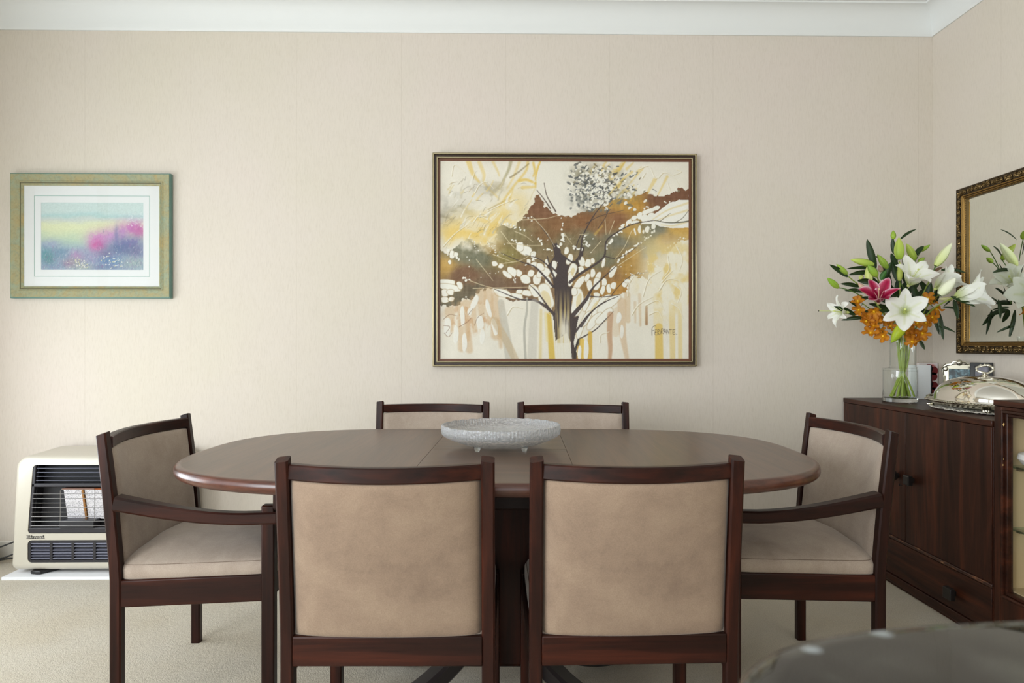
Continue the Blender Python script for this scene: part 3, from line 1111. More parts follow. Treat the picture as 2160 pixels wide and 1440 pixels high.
    # cream cells between the branches
    cells = [(640, 665, 46, 30, 10), (603, 640, 24, 30, 20), (690, 690, 16, 22, 30), (765, 805, 34, 32, 40), (695, 755, 20, 17, 0), (735, 770, 26, 22, 20), (640, 850, 32, 28, 10), (675, 812, 20, 22, 0), (715, 850, 26, 34, 25),
             (595, 810, 24, 20, 40), (552, 800, 34, 24, 35), (520, 820, 14, 36, -50), (790, 870, 20, 38, -20), (825, 760, 16, 30, 0), (825, 815, 16, 26, 5), (680, 900, 22, 18, 0), (770, 960, 46, 84, -22), (650, 940, 40, 18, 10),
             (570, 960, 56, 18, 4), (490, 940, 56, 24, 10), (700, 930, 26, 40, -40), (600, 930, 20, 14, 0), (660, 730, 12, 10, 0), (925, 720, 18, 36, 20), (905, 665, 14, 24, 15), (945, 790, 26, 44, 8), (930, 850, 16, 46, 5),
             (1005, 735, 20, 32, -5), (1045, 745, 20, 26, 10), (1000, 790, 18, 24, 0), (1075, 730, 12, 18, 0), (1075, 810, 15, 28, 8), (985, 880, 20, 62, 38), (1110, 840, 16, 40, 15), (1145, 740, 10, 34, 10),
             (1040, 840, 14, 28, 15), (1055, 890, 18, 34, 0), (1100, 880, 22, 40, 10), (1150, 870, 16, 26, 10), (1180, 910, 14, 30, 0), (1210, 890, 18, 22, 10), (1205, 800, 18, 42, 30), (1140, 920, 14, 30, 10),
             (975, 1000, 36, 92, 8), (1035, 1000, 18, 60, 18), (1075, 1020, 22, 70, 32), (1130, 1020, 26, 90, 40), (1180, 1010, 28, 90, 55), (1030, 1110, 20, 60, 35), (1085, 1120, 22, 70, 40), (990, 1190, 16, 46, 15),
             (1150, 1090, 24, 70, 50), (955, 930, 18, 26, 10), (1100, 950, 20, 14, 0), (130, 870, 60, 18, 5), (150, 905, 70, 22, 8), (215, 890, 16, 26, -30), (120, 940, 24, 24, 0), (155, 935, 22, 18, 10), (120, 985, 26, 18, 0),
             (160, 980, 18, 14, 0), (1285, 880, 16, 22, 20), (1300, 860, 20, 12, 0), (165, 690, 16, 26, 0), (190, 690, 14, 14, 0), (150, 740, 10, 14, 0), (440, 750, 18, 16, 0), (480, 765, 16, 14, 0), (775, 745, 12, 24, 0), (730, 820, 18, 20, 0)]
    for x, y, rx, ry, an in cells:
        E(x, y, rx + 4, ry + 4, an, (170, 138, 84) if y > 700 else (150, 128, 84), .55, 0)
        E(x, y, rx, ry, an, (240, 236, 222))
    for x, y, rx, ry, an in [(775, 980, 26, 60, -22), (985, 1000, 16, 60, 8), (1085, 1030, 10, 50, 32), (945, 800, 12, 26, 8)]:
        E(x, y, rx, ry, an, (222, 196, 130), .55, 0)
    for k in range(10):                                    # strings of dots
        pass
    for (x0, y0, x1, y1, n, r) in [(880, 460, 880, 600, 7, 7), (1020, 570, 1050, 640, 7, 9), (1240, 740, 1330, 650, 8, 12), (1350, 640, 1480, 530, 12, 8), (1160, 640, 1300, 480, 13, 11), (500, 490, 640, 530, 11, 7),
                                   (640, 440, 700, 470, 5, 6), (720, 590, 750, 620, 6, 8), (950, 640, 1000, 660, 6, 10), (860, 640, 890, 560, 5, 12), (230, 840, 270, 860, 8, 7), (560, 590, 620, 620, 7, 7),
                                   (650, 750, 700, 720, 6, 9), (130, 660, 200, 720, 7, 11), (400, 610, 460, 690, 9, 6), (1430, 740, 1500, 760, 7, 7), (1330, 820, 1420, 800, 6, 5), (300, 600, 330, 660, 6, 5), (1420, 380, 1450, 390, 4, 7),
                                   (1550, 340, 1570, 350, 3, 6), (560, 840, 580, 860, 4, 7), (780, 650, 810, 660, 3, 9), (1555, 650, 1600, 620, 4, 7), (1640, 580, 1670, 590, 4, 6)]:
        for i in range(n):
            f = i / max(1, n - 1)
            E(x0 + (x1 - x0) * f + rs.uniform(-9, 9), y0 + (y1 - y0) * f + rs.uniform(-9, 9), r * rs.uniform(.5, 1.1), r * rs.uniform(.5, .9), rs.uniform(0, 180))
    for _ in range(60):
        E(rs.uniform(260, 1500), rs.uniform(520, 840), rs.uniform(2, 5), rs.uniform(2, 4), 0, CR, .9)
    # branches
    for pts, w0, w1 in [
        ([(822, 900), (760, 830), (700, 770), (620, 740), (480, 680)], 16, 3), ([(822, 1075), (760, 1020), (690, 985), (600, 980), (440, 915)], 22, 4), ([(800, 1050), (720, 940), (660, 880)], 12, 4),
        ([(830, 850), (790, 770), (730, 720), (640, 690)], 14, 2), ([(835, 650), (800, 590), (740, 510), (690, 440)], 8, 2), ([(990, 720), (1000, 640), (1015, 560), (1080, 440), (1150, 350)], 14, 4),
        ([(1000, 560), (980, 600), (960, 670)], 8, 4), ([(925, 870), (1000, 810), (1080, 760), (1150, 700), (1165, 600), (1240, 540), (1340, 490), (1480, 465)], 18, 4),
        ([(1150, 700), (1230, 712), (1320, 670), (1400, 600)], 6, 2), ([(950, 1080), (1030, 985), (1060, 930), (1100, 880), (1230, 760)], 28, 4), ([(1060, 960), (1140, 965), (1250, 950)], 8, 4),
        ([(965, 1190), (1040, 1090), (1130, 1010), (1240, 960)], 14, 4), ([(985, 1240), (1090, 1180), (1160, 1110), (1210, 1060)], 9, 3), ([(1000, 1160), (1080, 1050), (1180, 985)], 9, 3),
        ([(1030, 490), (1120, 440), (1280, 400)], 5, 2), ([(870, 690), (950, 740), (1000, 700)], 12, 8), ([(640, 915), (560, 915), (460, 910)], 5, 3), ([(880, 840), (800, 760), (780, 700)], 14, 5),
        ([(1200, 950), (1240, 900), (1320, 830), (1440, 800)], 5, 2), ([(1110, 520), (1170, 420), (1140, 370)], 4, 2), ([(650, 975), (648, 1060), (632, 1180), (640, 1376)], 13, 16)]:
        c = DK if pts[0] != (650, 975) else (172, 168, 154)
        S(pts, w0, w1, c, .95 if c == DK else .7, .0005 if c == DK else 0)
    for pts in ([(690, 450), (770, 540), (830, 640)], [(480, 540), (560, 640), (640, 700)], [(570, 540), (640, 570), (690, 610)], [(280, 860), (400, 900), (520, 915)], [(300, 910), (500, 905), (700, 900)],
                [(1155, 460), (1162, 560)], [(1215, 470), (1180, 560)], [(1130, 600), (1060, 680)], [(1330, 530), (1280, 640), (1220, 720)], [(320, 720), (430, 860)], [(620, 465), (770, 455), (850, 435)],
                [(520, 615), (640, 630), (740, 630)], [(430, 690), (560, 740)], [(890, 550), (940, 620)], [(990, 560), (1050, 555)], [(1240, 760), (1420, 640)], [(470, 750), (600, 730), (690, 680)]):
        S(pts, 4.5, 2.5, (222, 206, 168), .9, .0008)
    # lower-left tan drips
    for x, y0, y1, w0, w1 in [(150, 1060, 1180, 70, 30), (215, 1010, 1300, 34, 44), (255, 1010, 1240, 60, 30), (300, 980, 1180, 40, 34), (350, 940, 1200, 66, 26), (400, 930, 1120, 58, 44), (440, 960, 1210, 46, 70), (470, 1180, 1290, 40, 20), (268, 1150, 1310, 22, 44)]:
        S([(x, y0), (x + 6, (y0 + y1) / 2), (x + 10, y1)], w0, w1, TAN, .5, 0, 16)
    P.put(np.clip((P.noise(30, 40, 81) - .5) * 5, 0, 1) * np.exp(-(((P.X + OX - 300) / 190) ** 4 + ((P.Y + OY - 1090) / 110) ** 4)) * .6, (198, 150, 104))
    for x, y, rx, ry, an in [(232, 1090, 14, 66, 0), (310, 1000, 18, 50, 20), (345, 1130, 24, 44, 0), (400, 1040, 14, 60, -14), (440, 1160, 18, 56, -10), (245, 1260, 16, 60, 2), (190, 1210, 16, 60, 0), (135, 1160, 22, 60, 0), (280, 1060, 14, 26, 10), (360, 1220, 16, 50, 0)]:
        E(x, y, rx, ry, an, (236, 232, 220), .95)
    for pts in ([(110, 1110), (150, 1080), (200, 1090)], [(115, 1200), (140, 1225), (165, 1200)], [(310, 1150), (330, 1100), (370, 1070)], [(210, 1160), (260, 1130), (290, 1100)], [(270, 1080), (300, 1040)], [(110, 1150), (150, 1160), (125, 1200)]):
        S(pts, 4, 2.5, (128, 92, 66), .7)
    for pts, w0, w1, c, a in [([(480, 1000), (500, 1130), (540, 1376)], 40, 60, (190, 184, 168), .65), ([(440, 1120), (520, 1260), (575, 1376)], 50, 46, (196, 170, 130), .55), ([(700, 1000), (690, 1150), (680, 1376)], 50, 60, (196, 190, 176), .5),
                              ([(740, 1050), (735, 1376)], 16, 20, (220, 196, 130), .6), ([(790, 1080), (800, 1200), (812, 1376)], 30, 40, (214, 178, 70), .85), ([(770, 1070), (780, 1250)], 20, 16, (232, 214, 150), .6),
                              ([(1005, 1250), (1008, 1376)], 34, 34, YL, .9), ([(1058, 1200), (1055, 1376)], 26, 34, (214, 172, 70), .9), ([(985, 1290), (985, 1376)], 22, 30, (206, 160, 60), .9),
                              ([(1190, 1080), (1185, 1200), (1190, 1300), (1185, 1376)], 40, 22, (190, 146, 108), .75), ([(1265, 1000), (1270, 1200), (1300, 1376)], 60, 26, (208, 172, 130), .55), ([(1300, 950), (1305, 1120)], 40, 30, (212, 182, 142), .6),
                              ([(1240, 1060), (1225, 1200)], 60, 50, (220, 196, 162), .5), ([(1380, 950), (1385, 1150)], 20, 12, (206, 172, 130), .55), ([(1425, 1030), (1425, 1140)], 16, 18, (156, 112, 72), .85), ([(1350, 1000), (1352, 1130)], 18, 10, (208, 176, 132), .5),
                              ([(1500, 1010), (1500, 1150)], 60, 60, (232, 214, 164), .6), ([(1505, 1160), (1508, 1376)], 50, 54, (222, 188, 96), .85), ([(1590, 1000), (1595, 1376)], 40, 34, (228, 200, 128), .7), ([(1642, 1010), (1645, 1376)], 26, 28, (226, 200, 130), .65)]:
        S(pts, w0, w1, c, a, 0, 9)
    E(1245, 1100, 16, 36, 10, (238, 234, 222))
    E(1265, 1190, 12, 44, 0, (236, 230, 216))
    E(990, 1330, 12, 50, 0, (238, 234, 222))
    E(1032, 1310, 16, 70, 0, (238, 234, 222))
    # lower-right yellow and cream tangle
    ym2 = np.clip((P.noise(55, 70, 91) - .45) * 5, 0, 1)
    reg = np.exp(-(((P.X + OX - 1570) / 190) ** 4 + ((P.Y + OY - 830) / 240) ** 4))
    P.put(reg * .9, (238, 230, 206))
    P.put(reg * ym2 * .75, (226, 196, 116))
    for pts in ([(1400, 960), (1440, 850), (1520, 790)], [(1330, 1080), (1380, 1010), (1470, 960)], [(1510, 920), (1560, 850), (1640, 860), (1690, 930)], [(1600, 880), (1650, 930), (1630, 1000)], [(1420, 1020), (1500, 990), (1540, 1050)],
                [(1560, 700), (1570, 780), (1540, 830)], [(1620, 640), (1660, 720), (1640, 790)], [(1520, 870), (1600, 790)], [(1440, 1080), (1500, 1060), (1530, 1110)], [(1300, 960), (1310, 880), (1340, 830)], [(1590, 1010), (1640, 1040), (1660, 1100)],
                [(1380, 130), (1440, 110), (1480, 190), (1500, 180)], [(1500, 190), (1540, 150), (1600, 180), (1640, 240)], [(1560, 220), (1580, 270)], [(1400, 190), (1420, 150)], [(1620, 130), (1650, 150), (1600, 170)],
                [(310, 290), (340, 240), (390, 220), (430, 260)], [(390, 410), (470, 370), (560, 330)], [(160, 180), (180, 110), (250, 160)], [(520, 1080), (560, 1030), (620, 1040)], [(1120, 1260), (1130, 1210), (1180, 1190)],
                [(110, 640), (180, 560), (260, 500)], [(730, 1010), (800, 1080)], [(300, 480), (340, 440), (400, 470)]):
        jit = [(x + rs.uniform(-3, 3), y + rs.uniform(-3, 3)) for x, y in pts]
        S([(x + 3, y + 4) for x, y in jit], 5, 2, (186, 162, 110), .6)
        S(jit, 6.5, 2.5, (242, 236, 218), .9, .0017)
    # signature
    sig = [[(1462, 1215), (1462, 1170), (1475, 1155), (1490, 1152)], [(1462, 1185), (1478, 1182)], [(1485, 1190), (1484, 1210), (1496, 1212)], [(1485, 1195), (1496, 1193)], [(1485, 1180), (1498, 1178)],
           [(1505, 1212), (1505, 1178), (1518, 1184), (1506, 1195), (1518, 1212)], [(1527, 1205), (1530, 1175), (1541, 1172), (1543, 1186), (1530, 1190), (1545, 1204)], [(1548, 1205), (1556, 1172), (1566, 1200)], [(1551, 1192), (1562, 1190)],
           [(1572, 1206), (1572, 1176), (1588, 1204), (1588, 1174)], [(1592, 1178), (1612, 1176)], [(1602, 1177), (1603, 1206)], [(1632, 1178), (1617, 1180), (1618, 1208), (1634, 1206)], [(1618, 1194), (1630, 1192)], [(1643, 1207), (1646, 1208)]]
    for s in sig:
        P.stroke(q([(1455 + (x - 1455) * .88, y) for x, y in s]), 3.4, 2.6, (96, 82, 66), .95, 2)
    P.img += ((P.noise(4, 4, 95, 2) - .5) * 10)[..., None]
    P.img *= .95
    P.hgt += P.noise(26, 26, 97, 3) * .0009

    t = thing('tree_painting', 'large abstract painting of a brown tree in a thin metal frame on the back wall', 'painting', (.3045, YB, 1.469))
    x0, x1, z0, z1 = -.6555, .6555, -.5275, .5275
    P.mesh('canvas', x0 + .030, x1 - .034, z0 + .030, z1 - .036, -.014, M_canvas, t)
    obj('backing', MB().box((x0 + .02, -.012, z0 + .02), (x1 - .02, -.003, z1 - .02)), M_brown_edge, t)

    def ring(r0, r1, ya, yb):
        """rectangular moulding between insets r0 and r1, depth from ya to yb"""
        mb = MB()
        a = [(x0 + r0, z0 + r0), (x1 - r0, z0 + r0), (x1 - r0, z1 - r0), (x0 + r0, z1 - r0)]
        b = [(x0 + r1, z0 + r1), (x1 - r1, z0 + r1), (x1 - r1, z1 - r1), (x0 + r1, z1 - r1)]
        vs = [(x, ya, z) for x, z in a] + [(x, ya, z) for x, z in b] + [(x, yb, z) for x, z in a] + [(x, yb, z) for x, z in b]
        fs = []
        for i in range(4):
            j = (i + 1) % 4
            fs += [(i, j, 4 + j, 4 + i), (8 + i, 12 + i, 12 + j, 8 + j), (i, 8 + i, 8 + j, j), (4 + i, 4 + j, 12 + j, 12 + i)]
        mb.add(vs, fs)
        return mb
    obj('outer_frame', ring(0, .009, -.036, -.002), M_gold_edge, t, bevel=.0035, seg=3)
    obj('frame_channel', ring(.009, .019, -.022, -.004), M_brown_edge, t)
    obj('inner_frame', ring(.019, .026, -.033, -.004), M_gold_edge, t, bevel=.003, seg=3)
    obj('liner', ring(.026, .037, -.018, -.004), plain('walnut_liner', srgb(104, 62, 38), .5), t)


tree_painting()


def watercolour():
    X0, X1, Z0, Z1 = -2.413, -1.635, 1.276, 1.889
    cx, cz = (X0 + X1) / 2, (Z0 + Z1) / 2
    t = thing('watercolour_picture', 'small pastel flower meadow watercolour in a mottled green gold frame on back wall', 'picture', (cx, YB, cz))
    hw, hh = (X1 - X0) / 2, (Z1 - Z0) / 2
    P = Paint(250, 166, 1008, 672, (206, 226, 220))
    Y, X = P.Y, P.X
    wv = (P.noise(160, 60, 3) - .5) * 60

    def band(y0, y1, col, a=1.0, s=26):
        m = 1 / (1 + np.exp(-(Y + wv - y0) / s)) * (1 / (1 + np.exp((Y + wv - y1) / s)))
        P.put(m * a, col)

    def blob(x, y, rx, ry, col, a=.8, rag=.5, seed=1):
        d = np.exp(-(((X - x) / rx) ** 2 + ((Y - y) / ry) ** 2) * 1.3)
        n = P.noise(20, 26, seed)
        P.put(np.clip(d * (1 - rag + rag * 2 * n), 0, 1) * a, col)
    band(110, 190, (160, 208, 216), .85, 10)
    band(170, 400, (236, 236, 176), .95, 22)
    band(150, 190, (214, 206, 214), .5, 8)
    band(330, 460, (172, 210, 176), .8, 34)
    band(430, 720, (128, 150, 178), .95, 40)
    for a_ in [(80, 420, 120, 60, (150, 150, 196), .7), (40, 520, 90, 90, (70, 140, 150), .8), (80, 560, 60, 70, (60, 120, 120), .7), (190, 500, 90, 70, (90, 130, 160), .7), (560, 360, 120, 90, (212, 128, 196), .9),
               (550, 430, 90, 70, (206, 70, 150), .9), (680, 330, 90, 90, (206, 130, 200), .8), (900, 250, 150, 80, (196, 90, 176), .9), (960, 290, 80, 70, (190, 80, 150), .8), (800, 300, 60, 80, (180, 110, 190), .7),
               (740, 330, 24, 110, (96, 96, 160), .6), (860, 400, 170, 80, (104, 94, 160), .9), (780, 460, 150, 80, (70, 90, 140), .85), (930, 480, 110, 80, (90, 88, 136), .8), (640, 520, 90, 60, (96, 84, 130), .6),
               (350, 530, 80, 60, (186, 120, 180), .7), (330, 600, 90, 60, (150, 140, 130), .7), (260, 610, 60, 40, (160, 110, 140), .6), (500, 560, 120, 70, (146, 136, 178), .6), (700, 590, 130, 60, (70, 120, 176), .8),
               (900, 600, 140, 70, (150, 168, 160), .8), (620, 640, 200, 40, (96, 110, 150), .6), (420, 640, 90, 40, (170, 176, 150), .6), (120, 640, 110, 40, (110, 140, 170), .7)]:
        blob(*a_, seed=int(a_[0]))
    rs = random.Random(4)
    for _ in range(900):
        x, y = rs.uniform(0, 1008), 672 - abs(rs.gauss(0, 150))
        if y < 230 or (x < 450 and y < 430):
            continue
        L = rs.uniform(8, 34)
        a = R(rs.uniform(-120, -50))
        P.stroke([(x, y), (x + L * math.cos(a), y + L * math.sin(a))], 2.6, 1, rs.choice([(70, 80, 130), (220, 200, 214), (110, 70, 130), (60, 110, 120), (230, 226, 210), (170, 90, 160)]), .62, 2)
    for _ in range(90):
        x, y = rs.choice([(350, 600), (660, 560), (740, 600), (400, 640)])
        P.ell(x + rs.gauss(0, 45), y + rs.gauss(0, 36), rs.uniform(3, 7), rs.uniform(3, 6), 0, rs.choice([(244, 240, 220), (230, 224, 160), (240, 240, 240)]), .85)
    for _ in range(60):
        P.ell(rs.uniform(850, 1008), rs.uniform(100, 250), rs.uniform(3, 8), rs.uniform(2, 4), rs.uniform(0, 180), (238, 244, 240), .6)  # whitish reflection spots of the glass, painted into the print
    P.img = (P.img * .82 + np.array((222, 226, 220.)) * .18) * .88
    P.img += ((P.noise(9, 9, 44, 2) - .5) * 16)[..., None]
    P.mesh('print', -.249, .249, -.1655, .1655, -.0105, M_print, t)
    mats = plain('mount_board', srgb(212, 213, 210), .8)
    grn = plain('mount_line', srgb(140, 170, 158), .7)

    def rect_ring(a, b, ya, yb, mat_, name, **k):
        mb = MB()
        (ax0, ax1, az0, az1), (bx0, bx1, bz0, bz1) = a, b
        A = [(ax0, az0), (ax1, az0), (ax1, az1), (ax0, az1)]
        B = [(bx0, bz0), (bx1, bz0), (bx1, bz1), (bx0, bz1)]
        vs = [(x, ya, z) for x, z in A] + [(x, yb, z) for x, z in B] + [(x, -.002, z) for x, z in A] + [(x, -.002, z) for x, z in B]
        fs = []
        for i in range(4):
            j = (i + 1) % 4
            fs += [(i, j, 4 + j, 4 + i), (8 + i, 12 + i, 12 + j, 8 + j), (i, 8 + i, 8 + j, j), (4 + i, 4 + j, 12 + j, 12 + i)]
        mb.add(vs, fs)
        return obj(name, mb, mat_, t, **k)
    po = (-.249, .249, -.1655, .1655)
    l1 = (-.2785, .2785, -.1965, .1965)
    l2 = (-.2815, .2815, -.1995, .1995)
    full = (-hw + .056, hw - .056, -hh + .056, hh - .056)
    rect_ring(l1, po, -.0125, -.0115, mats, 'inner_mount')
    rect_ring(l2, l1, -.0128, -.0128, grn, 'mount_line')
    rect_ring(full, l2, -.0135, -.0135, mats, 'outer_mount')
    fm = NT('mottled_green_gold')
    v = fm.coords()
    a = fm.noise(v, 16.0, 5, .65, 1.0)
    b = fm.noise(v, 90.0, 3, .7)
    fm.color(fm.mix(fm.ramp(a, [(.3, srgb(136, 150, 126)), (.5, srgb(150, 146, 108)), (.7, srgb(160, 142, 92))]), fm.ramp(b, [(.35, (.72, .72, .7)), (.55, (1, 1, 1))]), .6, 'MULTIPLY'))
    fm.set(Roughness=.5)
    o1 = (-hw, hw, -hh, hh)
    ins = lambda d: (-hw + d, hw - d, -hh + d, hh - d)
    rect_ring(o1, ins(.005), -.026, -.028, plain('frame_teal_edge', srgb(96, 132, 122), .45), 'frame_edge', bevel=.0015)
    rect_ring(ins(.005), ins(.039), -.030, -.022, fm.m, 'frame')
    rect_ring(ins(.039), ins(.045), -.026, -.025, fm.m, 'inner_bead', bevel=.001)
    rect_ring(ins(.045), ins(.050), -.021, -.020, plain('bead_dark', srgb(104, 100, 70), .5), 'inner_step')
    rect_ring(ins(.050), ins(.059), -.023, -.017, fm.m, 'inner_lip')
    obj('glazing', MB().box((full[0], -.0165, full[2]), (full[1], -.0150, full[3])), M_pane, t)
    obj('back_board', MB().box((-hw + .01, -.008, -hh + .01), (hw - .01, -.002, hh - .01)), M_brown_edge, t)


watercolour()


# ------------------------------------------------------------------ mirror on the right wall
def mirror():
    yc, zc, hw, hh = 2.665, 1.392, .515, .384
    t = thing('mirror', 'rectangular wall mirror in an ornate carved dark gold frame on the right wall', 'mirror', (XR, yc, zc), R(-90))
    dark = NT('bronzed_carving')
    v = dark.coords()
    dark.color(dark.ramp(dark.noise(v, 60, 4, .7), [(.35, srgb(38, 30, 20)), (.55, srgb(66, 52, 32)), (.75, srgb(110, 88, 50))]))
    dark.set(Roughness=.42, Metallic=.55)
    gold = NT('antique_gold').set(Base_Color=srgb(150, 118, 68), Metallic=1.0, Roughness=.36).m
    relief = NT('tarnished_gold').set(Base_Color=srgb(140, 116, 76), Metallic=.9, Roughness=.3).m
    olive = NT('dull_gold').set(Base_Color=srgb(84, 66, 36), Metallic=.8, Roughness=.38).m

    def ring(i0, i1, ya, yb, name, mat_, **k):
        mb = MB()
        A = [(-hw + i0, -hh + i0), (hw - i0, -hh + i0), (hw - i0, hh - i0), (-hw + i0, hh - i0)]
        B = [(-hw + i1, -hh + i1), (hw - i1, -hh + i1), (hw - i1, hh - i1), (-hw + i1, hh - i1)]
        vs = [(x, ya, z) for x, z in A] + [(x, yb, z) for x, z in B] + [(x, -.002, z) for x, z in A] + [(x, -.002, z) for x, z in B]
        fs = []
        for i in range(4):
            j = (i + 1) % 4
            fs += [(i, j, 4 + j, 4 + i), (8 + i, 12 + i, 12 + j, 8 + j), (i, 8 + i, 8 + j, j), (4 + i, 4 + j, 12 + j, 12 + i)]
        mb.add(vs, fs)
        return obj(name, mb, mat_, t, **k)
    ring(0, .004, -.030, -.033, 'frame_edge', olive)
    ring(.004, .036, -.030, -.026, 'frame', dark.m)
    ring(.036, .041, -.032, -.030, 'gold_fillet', gold, bevel=.0015)
    ring(.041, .044, -.024, -.024, 'dark_fillet', dark.m)
    ring(.044, .048, -.028, -.027, 'gold_fillet', gold, bevel=.0012)
    ring(.048, .054, -.022, -.018, 'bead_rail', olive)
    # carved scrolls along the band
    cv = MB()
    rs = random.Random(2)

    def scroll(cx, cz, ang, flip, s):
        pts, rad = [], []
        for i in range(22):
            f = i / 21
            a = ang + flip * f * 2.1 * 2 * PI * .75
            r = s * (.013 * (1 - f) ** .8 + .0012)
            pts.append((cx + r * math.cos(a), -.0305 - .0025 * f, cz + r * math.sin(a)))
            rad.append(.0011 + .0016 * (f if f > .2 else .2))
        cv.tube(pts, rad, 5)
        for k in range(3):
            a = ang + flip * (.4 + k * .6)
            r0, r1 = .013 * s, .0185 * s
            cv.tube([(cx + r0 * math.cos(a), -.030, cz + r0 * math.sin(a)), (cx + (r0 + r1) / 2 * math.cos(a + .2 * flip), -.034, cz + (r0 + r1) / 2 * math.sin(a + .2 * flip)),
                     (cx + r1 * math.cos(a + .5 * flip), -.030, cz + r1 * math.sin(a + .5 * flip))], [.0012, .0026, .0008], 5)
        cv.ell((cx, -.0325, cz), (.0032, .0026, .0032), 8, 5)
    d = .020
    nx, nz = 38, 28
    for i in range(nx):
        x = -hw + d + (2 * hw - 2 * d) * (i + .5) / nx
        for z in (-hh + d, hh - d):
            scroll(x, z + rs.uniform(-.001, .001), rs.uniform(0, 6), 1 if i % 2 else -1, .80)
    for i in range(nz):
        z = -hh + d + (2 * hh - 2 * d) * (i + .5) / nz
        for x in (-hw + d, hw - d):
            scroll(x, z, rs.uniform(0, 6), 1 if i % 2 else -1, .80)
    obj('carving', cv, relief, t)
    bd = MB()
    for i in range(110):
        f = (i + .5) / 110
        for z in (-hh + .051, hh - .051):
            bd.ell((-hw + .05 + (2 * hw - .1) * f, -.0205, z), (.0026, .0022, .0022), 6, 4)
    for i in range(84):
        f = (i + .5) / 84
        for x in (-hw + .051, hw - .051):
            bd.ell((x, -.0205, -hh + .05 + (2 * hh - .1) * f), (.0022, .0022, .0026), 6, 4)
    obj('beading', bd, gold, t)
    # silvered glass with a bevelled margin
    i0, i1 = .053, .075
    mb = MB()
    A = [(-hw + i0, -.0125, -hh + i0), (hw - i0, -.0125, -hh + i0), (hw - i0, -.0125, hh - i0), (-hw + i0, -.0125, hh - i0)]
    B = [(-hw + i1, -.0140, -hh + i1), (hw - i1, -.0140, -hh + i1), (hw - i1, -.0140, hh - i1), (-hw + i1, -.0140, hh - i1)]
    D = [(x, -.004, z) for x, y, z in A]
    fs = [(4, 5, 6, 7), (11, 10, 9, 8)] + [(i, (i + 1) % 4, 4 + (i + 1) % 4, 4 + i) for i in range(4)] + [(8 + i, 8 + (i + 1) % 4, (i + 1) % 4, i) for i in range(4)]
    mb.add(A + B + D, fs)
    obj('mirror_glass', mb, M_mirror, t, ang=.5)


mirror()

# ------------------------------------------------------------------ sideboard and display cabinet along the right wall
FX = 1.70
TOPZ = .784


def sideboard():
    y0, y1 = 2.347, 3.386
    xb = 2.143
    t = thing('sideboard', 'low dark brown two-door sideboard with a long drawer in the corner under the flowers', 'sideboard', (FX, (y0 + y1) / 2, 0))
    L = lambda lo, hi: (tuple(a - b for a, b in zip(lo, (FX, (y0 + y1) / 2, 0))), tuple(a - b for a, b in zip(hi, (FX, (y0 + y1) / 2, 0))))
    B = lambda lo, hi: MB().box(*L(lo, hi))
    mb = MB()
    for lo, hi in [((FX + .004, y0, .03), (xb, y0 + .02, TOPZ - .022)), ((FX, y1 - .024, .03), (xb, y1, TOPZ - .022)), ((xb - .012, y0, .03), (xb, y1, TOPZ - .022)), ((FX + .022, y0, .03), (xb, y1, .05)),
                   ((FX + .03, y0 + .02, .20), (xb - .012, y1 - .02, .214))]:
        mb.box(*L(lo, hi))
    obj('carcass', mb, M_cab['z'], t, bevel=.0015)
    obj('top', B((FX - .003, y0, TOPZ - .022), (xb, y1, TOPZ)), M_cab['y'], t, bevel=.003)
    worn = NT('worn_edge_wood')
    v = worn.coords((60, 14, 60))
    nz = worn.noise(v, 1.0, 5, .7)
    worn.color(worn.ramp(nz, [(.0, CB_D), (.52, srgb(60, 33, 23)), (.6, srgb(120, 76, 52)), (.68, srgb(176, 134, 96))]))
    worn.set(Roughness=.5)
    obj('ledge', B((FX - .004, y0, .201), (FX + .03, y1, .214)), worn.m, t, bevel=.003)
    yd = 2.862
    kn = (2.914, 2.806)
    for (a, b, ky, six) in ((yd + .0012, y1 - .0255, kn[0], True), (y0 + .004, yd - .0012, kn[1], False)):
        dr = obj('door', B((FX, a, .2155), (FX + .018, b, TOPZ - .0235)), M_cab['z'], t, bevel=.0015)
        k = MB()
        n = 6 if six else 4
        c = Vector((0, ky - (y0 + y1) / 2, .486))
        prof = [(.011, 0), (.011, -.012), (.023, -.014), (.0245, -.030), (.020, -.034), (0, -.034)]
        vs, fs = [], []
        for i in range(n):
            a_ = 2 * PI * (i + .5) / n
            for r, dx in prof:
                vs.append((c.x + dx, c.y + r * math.cos(a_) * (1.0 if six else 1.15), c.z + r * math.sin(a_) * (1.0 if six else 1.15)))
        m = len(prof)
        for i in range(n):
            for j in range(m - 1):
                fs.append((i * m + j, ((i + 1) % n) * m + j, ((i + 1) % n) * m + j + 1, i * m + j + 1))
        k.add(vs, fs)
        obj('knob', k, M_knob, dr, weld=True, ang=25)
        if six:
            kb = MB().box((-.002, c.y - .028, .447), (.004, c.y - .006, .4505)).box((-.003, c.y - .012, .444), (.004, c.y - .006, .452))
            obj('key_plate', kb, M_knob, dr)
    dw = obj('drawer', B((FX, y0 + .004, .048), (FX + .018, y1 - .0255, .1985)), M_cab['y'], t, bevel=.0015)
    for ky in (2.545, 3.163):
        c = ky - (y0 + y1) / 2
        obj('knob', MB().box((-.014, c - .009, .103), (.002, c + .009, .121)).box((-.032, c - .023, .090), (-.014, c + .023, .134)), M_knob, dw, bevel=.002)
    obj('plinth', B((FX + .004, y0, 0), (xb, y1, .030)), M_cab['y'], t)
    obj('base_moulding', B((FX - .006, y0, .012), (FX + .02, y1, .045)), M_cab['y'], t, bevel=.004)


sideboard()


